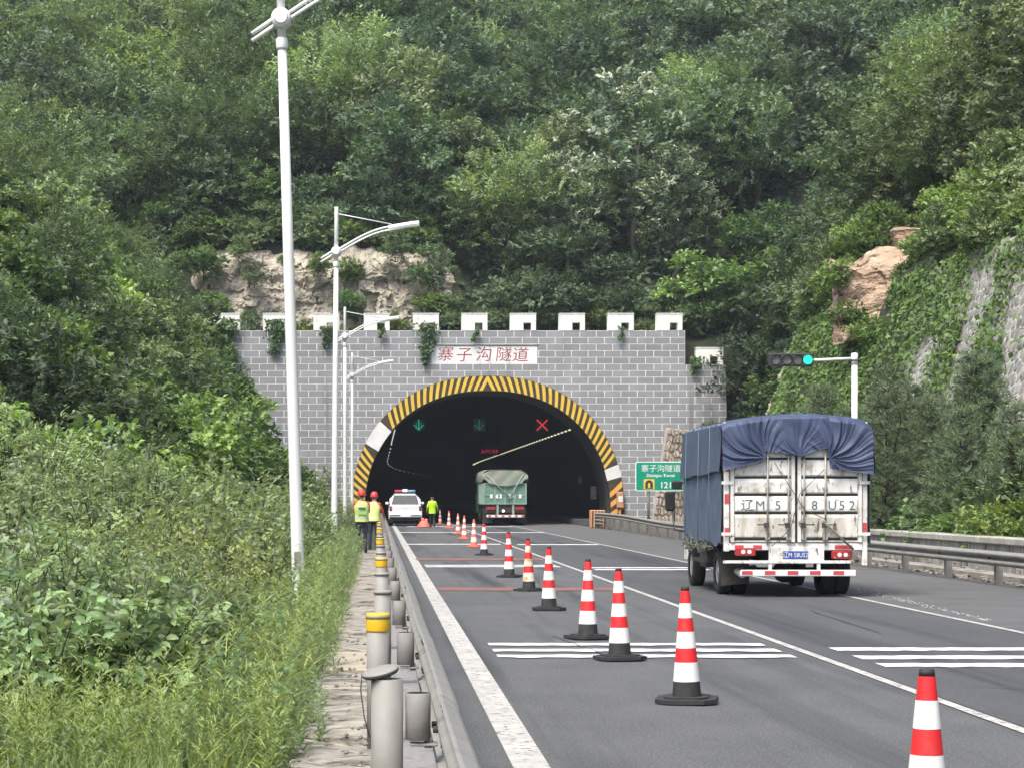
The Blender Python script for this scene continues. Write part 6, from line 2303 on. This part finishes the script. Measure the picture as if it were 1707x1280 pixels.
# ------------------------------------------------------------------ rock faces
def rock_face(name, label, x0, x1, z0, z1, fy, seed, mt, nx_=70, nz_=30, amp=.5, tilt=.35, back=.5):
    """broken rock seen from the road: grid pushed in and out in blocks, ragged outline, edges bent back into the hill"""
    t = MB()
    vs_ = []
    for j in range(nz_ + 1):
        v = j / nz_
        for i in range(nx_ + 1):
            u = i / nx_
            x = x0 + (x1 - x0) * u; z = z0 + (z1 - z0) * v
            wx = .9 * amp * mnoise.fractal(Vector((seed, z * .9, u * 2)), 1.0, 2.0, 3)
            wz = 1.5 * amp * mnoise.fractal(Vector((x * .55, seed * 2.3, v)), 1.0, 2.0, 4) * v
            p = Vector((x * .45 + seed, z * .7, seed * 1.7))
            d = mnoise.fractal(p, 1.0, 2.1, 6) * amp
            q = Vector((x * 1.1 + .7 * mnoise.noise(Vector((z, x, seed))), z * 1.3 + .8 * mnoise.noise(Vector((x * .7, z, seed + 4))), seed))
            c = mnoise.cell(q) * .55 + mnoise.cell(q * 2.3) * .25
            e = min(1, 4 * min(u, 1 - u, v + .1, 1 - v))
            vs_.append((x + wx, fy(x) + tilt * (z - z0) - (d + c * amp + .2) * e + (1 - e) ** 1.5 * back, z + wz + .08 * mnoise.noise(p * 5)))
    t.add(vs_, [(j * (nx_ + 1) + i, j * (nx_ + 1) + i + 1, (j + 1) * (nx_ + 1) + i + 1, (j + 1) * (nx_ + 1) + i) for j in range(nz_) for i in range(nx_)])
    o = t.build(name, mt)
    return tag(o, label, 'rock')


rock_face('rock_outcrop', 'long tan rock face above the left half of the portal', -13.2, 4.6, 11.0, 17.2, lambda x: 124.0 + .25 * math.sin(x), 3.3, MT['rock'], 190, 76, .5, .3, back=2.0)
def side_rock(name, label, y0, y1, z0, z1, seed, mt, amp=.5):
    """rock on the right cut face: Y-Z grid following the slope"""
    m_ = MB(); vs_ = []
    ny, nz = 46, 36
    for j in range(nz + 1):
        v = j / nz
        for i in range(ny + 1):
            u = i / ny
            y_ = y0 + (y1 - y0) * u; z = z0 + (z1 - z0) * v
            x = cut_x(y_) + (z / 2.85 if z < 9.1 else 3.2 + (z - 9.1) / .92 * .55)
            p = Vector((y_ * .7 + seed, z * .8, seed))
            d = mnoise.fractal(p, 1.0, 2.1, 5) * amp
            st = (math.floor(z * 1.3 + .5 * mnoise.noise(Vector((y_ * .5, seed, 1)))) % 2) * .2
            c = mnoise.cell(Vector((y_ * .9, z * 1.1, seed)))
            e = min(1, 5 * min(u, 1 - u, v, 1 - v))
            vs_.append((x - (.55 + d + st + c * .25) * e + (1 - e) * .5, y_, z + .1 * mnoise.noise(p * 2)))
    m_.add(vs_, [(j * (ny + 1) + i, (j + 1) * (ny + 1) + i, (j + 1) * (ny + 1) + i + 1, j * (ny + 1) + i + 1) for j in range(nz) for i in range(ny)])
    o = m_.build(name, mt)
    return tag(o, label, 'rock')


rock_face('rock_outcrop', 'bare reddish rock face high on the right cutting', 17.0, 19.7, 7.3, 10.7, lambda x: 74.6 - .5 * (x - 17.0), 1.7, MT['rock_red'], 70, 70, .26, .12, back=1.8)
rock_face('rock_outcrop', 'small red ledge of rock above the bare reddish face', 19.2, 20.7, 10.9, 11.9, lambda x: 76.8, 5.2, MT['rock_red'], 40, 30, .2, .1, back=1.5)
side_rock('rock_outcrop', 'pale rock rib beside the traffic light on the right cutting', 92, 100, 4.2, 8.4, 8.2, MT['rock'], .5)

# ------------------------------------------------------------------ rubble retaining wall on the cut face
rw = thing('stone_retaining_wall', 'sloping rubble stone retaining wall half hidden by creeper', 'retaining wall', (0, 0, 0))
def face_pt(y_, s_):
    """point s_ metres up the 70 degree face"""
    z = s_ * .9437
    return Vector((15.4 + z / 2.85 - .16, y_, z))
NORM = Vector((-.9437, 0, .331))
m = MB()
q = [face_pt(34, -.2), face_pt(68, -.2), face_pt(68, 9.7), face_pt(34, 9.7)]
m.add(q, [(0, 3, 2, 1)])
m.build('mortar_bed', MT['stone_joint'], rw)
def voronoi(cells, k_, big=.6):
    out = []
    for (i, j), (cx, cs) in cells.items():
        poly = [(cx - big, cs - big), (cx + big, cs - big), (cx + big, cs + big), (cx - big, cs + big)]
        for di in (-2, -1, 0, 1, 2):
            for dj in (-2, -1, 0, 1, 2):
                q = cells.get((i + di, j + dj))
                if q is None or (di == 0 and dj == 0) or len(poly) < 3: continue
                dx, ds = cx - q[0], cs - q[1]
                l_ = math.hypot(dx, ds)
                poly = clip_half(poly, (cx + q[0]) / 2 + dx / l_ * k_, (cs + q[1]) / 2 + ds / l_ * k_, dx / l_, ds / l_)
        if len(poly) >= 3: out.append((cx, cs, poly))
    return out


rs = random.Random(13)
G_ = .4
cells = {}
for i in range(int(34 / G_)):
    for j in range(int(9.4 / (G_ * .85))):
        cells[(i, j)] = (34 + (i + .5 + .5 * (j % 2) + rs.uniform(-.3, .3)) * G_, .1 + (j + .5 + rs.uniform(-.3, .3)) * G_ * .85)
stones = [(cx, cs, poly, rs.uniform(.008, .028)) for cx, cs, poly in voronoi(cells, .028)]
def vis(st):
    p = face_pt(st[0], st[1]); px = 630 + FPX * p.x / p.y; py = 829 - FPX * (p.z - CAMH) / p.y
    return (1560 < px < 1712) * 10 + (430 < py < 720) * 10 - st[0] * .05
stones.sort(key=vis, reverse=True)
restm = MB()
for i, (cx, cs, pts, dp) in enumerate(stones):
    mm = MB() if i < 296 else restm
    n_ = len(pts)
    base_ = [face_pt(a, b) for a, b in pts]
    top_ = [face_pt(cx + (a - cx) * .82, cs + (b - cs) * .82) + NORM * dp for a, b in pts]
    midc = face_pt(cx, cs) + NORM * (dp + .015)
    mm.add(base_ + top_ + [midc], [(k_, n_ + k_, n_ + (k_ + 1) % n_, (k_ + 1) % n_) for k_ in range(n_)] + [(n_ + k_, 2 * n_, n_ + (k_ + 1) % n_) for k_ in range(n_)])
    if i < 296: mm.build('stone', MT['stone'], rw)
o = restm.build('more_stones', MT['stone'], rw); o['kind'] = 'stuff'

# brown stone buttress beside the sign
bt = thing('stone_buttress', 'brown rubble stone buttress behind the green tunnel sign', 'buttress', (0, 0, 0))
BY = 113.0
bx0, bx1, bzt = PX(1086, BY), PX(1165, BY), PZ(712, BY)
def but_poly(z):  # left edge leans in with height
    return bx0 + (z / bzt) * (PX(1112, BY) - PX(1086, BY))
m = MB().poly_y([(bx0, -.1), (bx1 + .5, -.1), (bx1 + .5, bzt - .35), (PX(1140, BY), bzt - .15), (PX(1112, BY), bzt)], BY, BY + .7)
m.build('core', MT['stone_joint'], bt)
cells = {}
for i in range(16):
    for j in range(13):
        cells[(i, j)] = (bx0 + (i + .3 + .5 * (j % 2) + rs.uniform(-.3, .3)) * .2, .1 + (j + .5 + rs.uniform(-.35, .35)) * .21)   # heights halved, stretched below
for cx_, cz_, poly in voronoi(cells, .018):
    poly = [(a, b * 2.1) for a, b in poly]
    lx = PX(1112, BY) - PX(1086, BY)
    poly = clip_half(poly, bx0 + .03, 0, 1.0, -lx / bzt)
    poly = clip_half(poly, PX(1112, BY), bzt - .04, -.12, -1.0)
    poly = clip_half(poly, bx1 + .45, 0, -1.0, 0)
    poly = clip_half(poly, 0, .02, 0, 1.0)
    if len(poly) < 3: continue
    cx_ = sum(a for a, b in poly) / len(poly); cz_ = sum(b for a, b in poly) / len(poly)
    d_ = rs.uniform(.04, .17); n_ = len(poly)
    base_ = [(a, BY - .002, b) for a, b in poly]
    top_ = [(cx_ + (a - cx_) * .72, BY - d_ - .04 * rs.random(), cz_ + (b - cz_) * .8) for a, b in poly]
    MB().add(base_ + top_, [tuple(range(n_, 2 * n_))] + [(q_, (q_ + 1) % n_, n_ + (q_ + 1) % n_, n_ + q_) for q_ in range(n_)]).build('stone', MT['stone_brown'], bt)

# ------------------------------------------------------------------ creepers
def creeper(name, label, B, Nn, ll, seed, matk='vine', tmean=.5, hang=.5, color=(1, 1, 1)):
    r = np.random.default_rng(seed)
    n_ = len(B)
    D = r.normal(size=(n_, 3)) * .55 + np.array([0, 0, -hang]) + Nn * .25
    N2 = Nn + r.normal(size=(n_, 3)) * .35 + np.array([0, 0, .35])
    big = np.sin(B[:, 1] * .9 + B[:, 0]) * np.sin(B[:, 2] * 1.3 + 1)
    tn = np.clip(tmean + .18 * big + r.normal(size=n_) * .17, 0, 1)
    me = leaf_mesh(name, B + Nn * r.uniform(.02, .16, (n_, 1)), D, N2, ll * r.uniform(.6, 1.25, n_), ll * .85 * r.uniform(.7, 1.2, n_), tn, LF[matk])
    o = bpy.data.objects.new(name, me); link(o); o.color = (*color, 1)
    return tag(o, label, 'creeper', kind='stuff')


r = np.random.default_rng(17)
n = 105000
yy = r.uniform(34, 121, n); z = r.uniform(0, 11.6, n)
fx = np.array([cut_x(a) for a in yy]) + np.minimum(z, 9.12) / 2.85 + np.maximum(0, z - 9.12) / .92 - .2
px = 630 + FPX * fx / yy; py = 829 - FPX * (z - CAMH) / yy
keep = (px < 1730) | (np.sin(yy * 1.1 + z * .4) + np.sin(z * .8 + yy * .35) > .1)
# strips where the masonry stays bare (they run up the slope), and the rock faces
bareA = (np.abs(px - (1618 + (560 - py) * .29)) < 15 - (py - 560) * .03) & (py > 455) & (py < 690)
bareB = (px > 1672 + (600 - py) * .16) & (px < 1760) & (py > 470) & (py < 720)
bareC = (np.abs(px - (1535 + (620 - py) * .3)) < 11) & (py > 560) & (py < 660)
bareR = (yy > 70) & (yy < 75.5) & (px > 1422) & (px < 1492) & (py < 545) & (py > 400) | (yy > 93) & (yy < 99) & (z > 4.8) & (z < 8) & (np.sin(z * 3 + yy * 2) > -.2)
thin = r.random(n) < .06
keep &= ~((bareA | bareB | bareC | bareR) & ~thin)
keep &= r.random(n) < np.clip(.55 + .45 * np.sin(yy * .7) * np.sin(z * .9 + yy * .3), .3, 1)
B = np.stack([fx, yy, z], 1)[keep]
creeper('creeper', 'green creeper covering the right rock cutting and retaining wall', B, np.tile(np.array([-.94, -.1, .33]), (len(B), 1)), .2, 18, tmean=.45, color=(1.0, 1.0, .8))
# small bushes round the red rock
for px_, py_, yy_, s_ in ((1408, 530, 74.0, .26), (1520, 505, 72.6, .3), (1528, 455, 73.4, .34), (1440, 405, 77.5, .34), (1405, 460, 75.6, .28), (1455, 560, 73.2, .3), (1505, 545, 72.2, .3), (1540, 400, 78, .4), (1470, 365, 79, .4)):
    p_ = rng.choice(TREES['vinebush'])
    o_ = scatter_copy(p_, KM, (PX(px_, yy_), yy_, PZ(py_, yy_) - 1.3 * s_), rng.uniform(0, 6), s_, 'small leafy bush growing round the reddish rock face', 'bushes round the reddish rock', tone(1.15, .2))
    o_['category'] = 'bush'; KEEP.append(o_)
# hanging vines over the portal top
def hang_vine(px, w_px, y_top, y_bot, n_, seed, label):
    r = np.random.default_rng(seed)
    u = r.normal(size=n_) * .42
    v = r.random(n_) ** 1.2
    pyv = y_top + (y_bot - y_top) * v
    wid = w_px * (1 - .75 * v)
    x = PX(px + u * wid + 3 * np.sin(v * 5), YP)
    z = PZ(pyv, YP)
    front = np.where(z > TOPZ, -.12, -.05)
    B = np.stack([x, YP + front - r.random(n_) * .28 * (1 - v * .6), z], 1)
    me_o = creeper('hanging_vine', label, B, np.tile(np.array([0, -1.0, .2]), (n_, 1)), .2, seed + 1, tmean=.3, hang=.9, color=(.75, .8, .75))
    me_o['category'] = 'vine'; del me_o['kind']
    me_o['group'] = 'vines hanging over the portal top'


hang_vine(380, 22, 532, 600, 420, 51, 'dark vine hanging over the leftmost merlon')
hang_vine(460, 26, 533, 592, 420, 52, 'dark vine hanging over the second merlon from the left')
hang_vine(545, 18, 545, 580, 240, 53, 'small dark vine under the merlon beside the second lamp pole')
hang_vine(711, 22, 540, 606, 420, 54, 'long dark vine hanging beside the name board')
hang_vine(635, 5, 548, 562, 40, 55, 'thin wisp of vine under the merlon left of the name board')
hang_vine(791, 7, 548, 568, 50, 56, 'thin wisp of vine under the merlon above the name board')
hang_vine(1034, 6, 545, 568, 50, 57, 'thin wisp of vine from a loophole right of the name board')
hang_vine(1158, 16, 595, 622, 120, 58, 'small vine on the lower step of the portal wall')
# creeper mass climbing the left end of the portal wall
n = 9000
r = np.random.default_rng(61)
pyv = r.uniform(545, 800, n)
edge = np.interp(pyv, [545, 600, 640, 700, 740, 780, 800], [385, 388, 396, 412, 440, 478, 500]) + 6 * np.sin(pyv * .12)
pxv = edge - np.abs(r.normal(size=n)) * 28
B = np.stack([PX(pxv, YP), YP - .1 - r.random(n) * .6, PZ(pyv, YP)], 1)
creeper('wall_creeper', 'creeper climbing over the left end of the portal wall', B, np.tile(np.array([.1, -1.0, .3]), (n, 1)), .26, 62, tmean=.5, color=(.95, .95, .85))

# colours given to plants: the crown or foliage of each carries its plant's tone
par_ = {}
for o in bpy.data.objects:
    if o.parent is not None: par_.setdefault(o.parent, []).append(o)
for o, c in COLORS:
    for k_ in par_.get(o, ()):
        k_.color = (*c, 1)
print('trees', n_tree, 'left', nl)

# keep the red rock and the traffic light clear of bushes standing in front of them
for o, c in COLORS:
    try: l_ = o.location
    except ReferenceError: continue
    if o in KEEP: continue
    if l_.x < 15 or l_.y > 79.5: continue
    zz_ = l_.z + 1.5 * o.scale[0]
    px_ = 630 + FPX * l_.x / l_.y; py_ = 829 - FPX * (zz_ - CAMH) / l_.y
    rr_ = 2.2 * o.scale[0] * FPX / l_.y
    if 1415 - rr_ < px_ < 1500 + rr_ and 440 - rr_ < py_ < 530 + rr_ and o['category'] != 'pine tree':
        for c_ in par_.get(o, ()): bpy.data.objects.remove(c_)
        USED.discard(o)
        bpy.data.objects.remove(o)
# unused prototypes would stand at the camera: remove them
for l_ in list(TREES.values()) + [pines, SH]:
    for p in l_:
        try: p.name
        except ReferenceError: continue
        if p not in USED:
            for c in [c for c in bpy.data.objects if c.parent == p]: bpy.data.objects.remove(c)
            bpy.data.objects.remove(p)

# things that would share a label are told apart by their order in the row
ONES = ['', 'first', 'second', 'third', 'fourth', 'fifth', 'sixth', 'seventh', 'eighth', 'ninth', 'tenth', 'eleventh', 'twelfth', 'thirteenth', 'fourteenth', 'fifteenth', 'sixteenth', 'seventeenth', 'eighteenth', 'nineteenth']
TENS = {2: ('twenty', 'twentieth'), 3: ('thirty', 'thirtieth'), 4: ('forty', 'fortieth'), 5: ('fifty', 'fiftieth'), 6: ('sixty', 'sixtieth')}
def ordinal(k_):
    if k_ < 20: return ONES[k_]
    t_, u_ = divmod(k_, 10)
    return TENS[t_][1] if u_ == 0 else TENS[t_][0] + '-' + ONES[u_]
same = {}
for o in bpy.data.objects:
    if o.parent is None and 'label' in o: same.setdefault(o['label'], []).append(o)
for lab, os_ in same.items():
    if len(os_) < 2: continue
    deep = 'tunnel wall' in lab or 'right cutting' in lab and 'fringing' in lab
    os_.sort(key=lambda o: o.location.y if deep else o.location.x / max(1, o.location.y))
    for k_, o in enumerate(os_):
        if 'tunnel wall' in lab: o['label'] = f'{lab}, {ordinal(k_ + 1)} from its mouth'
        elif deep: o['label'] = f'{lab}, {ordinal(k_ + 1)} nearest'
        else: o['label'] = f'{lab}, {ordinal(k_ + 1)} from left'

# ------------------------------------------------------------------ air
hz = MB().box(-66, 92, -12, 540, -1.6, 112).build('haze', [])
tag(hz, 'thin pale summer haze over the whole valley', 'haze', kind='stuff')
hm = bpy.data.materials.new('thin_haze')
hm.use_nodes = True
nt_ = hm.node_tree
nt_.nodes.remove(nt_.nodes['Principled BSDF'])
pv = nt_.nodes.new('ShaderNodeVolumePrincipled')
pv.inputs['Color'].default_value = (.8, .9, 1.0, 1)
pv.inputs['Density'].default_value = .0003
pv.inputs['Anisotropy'].default_value = .2
nt_.links.new(pv.outputs[0], nt_.nodes['Material Output'].inputs['Volume'])
hz.data.materials.append(hm)
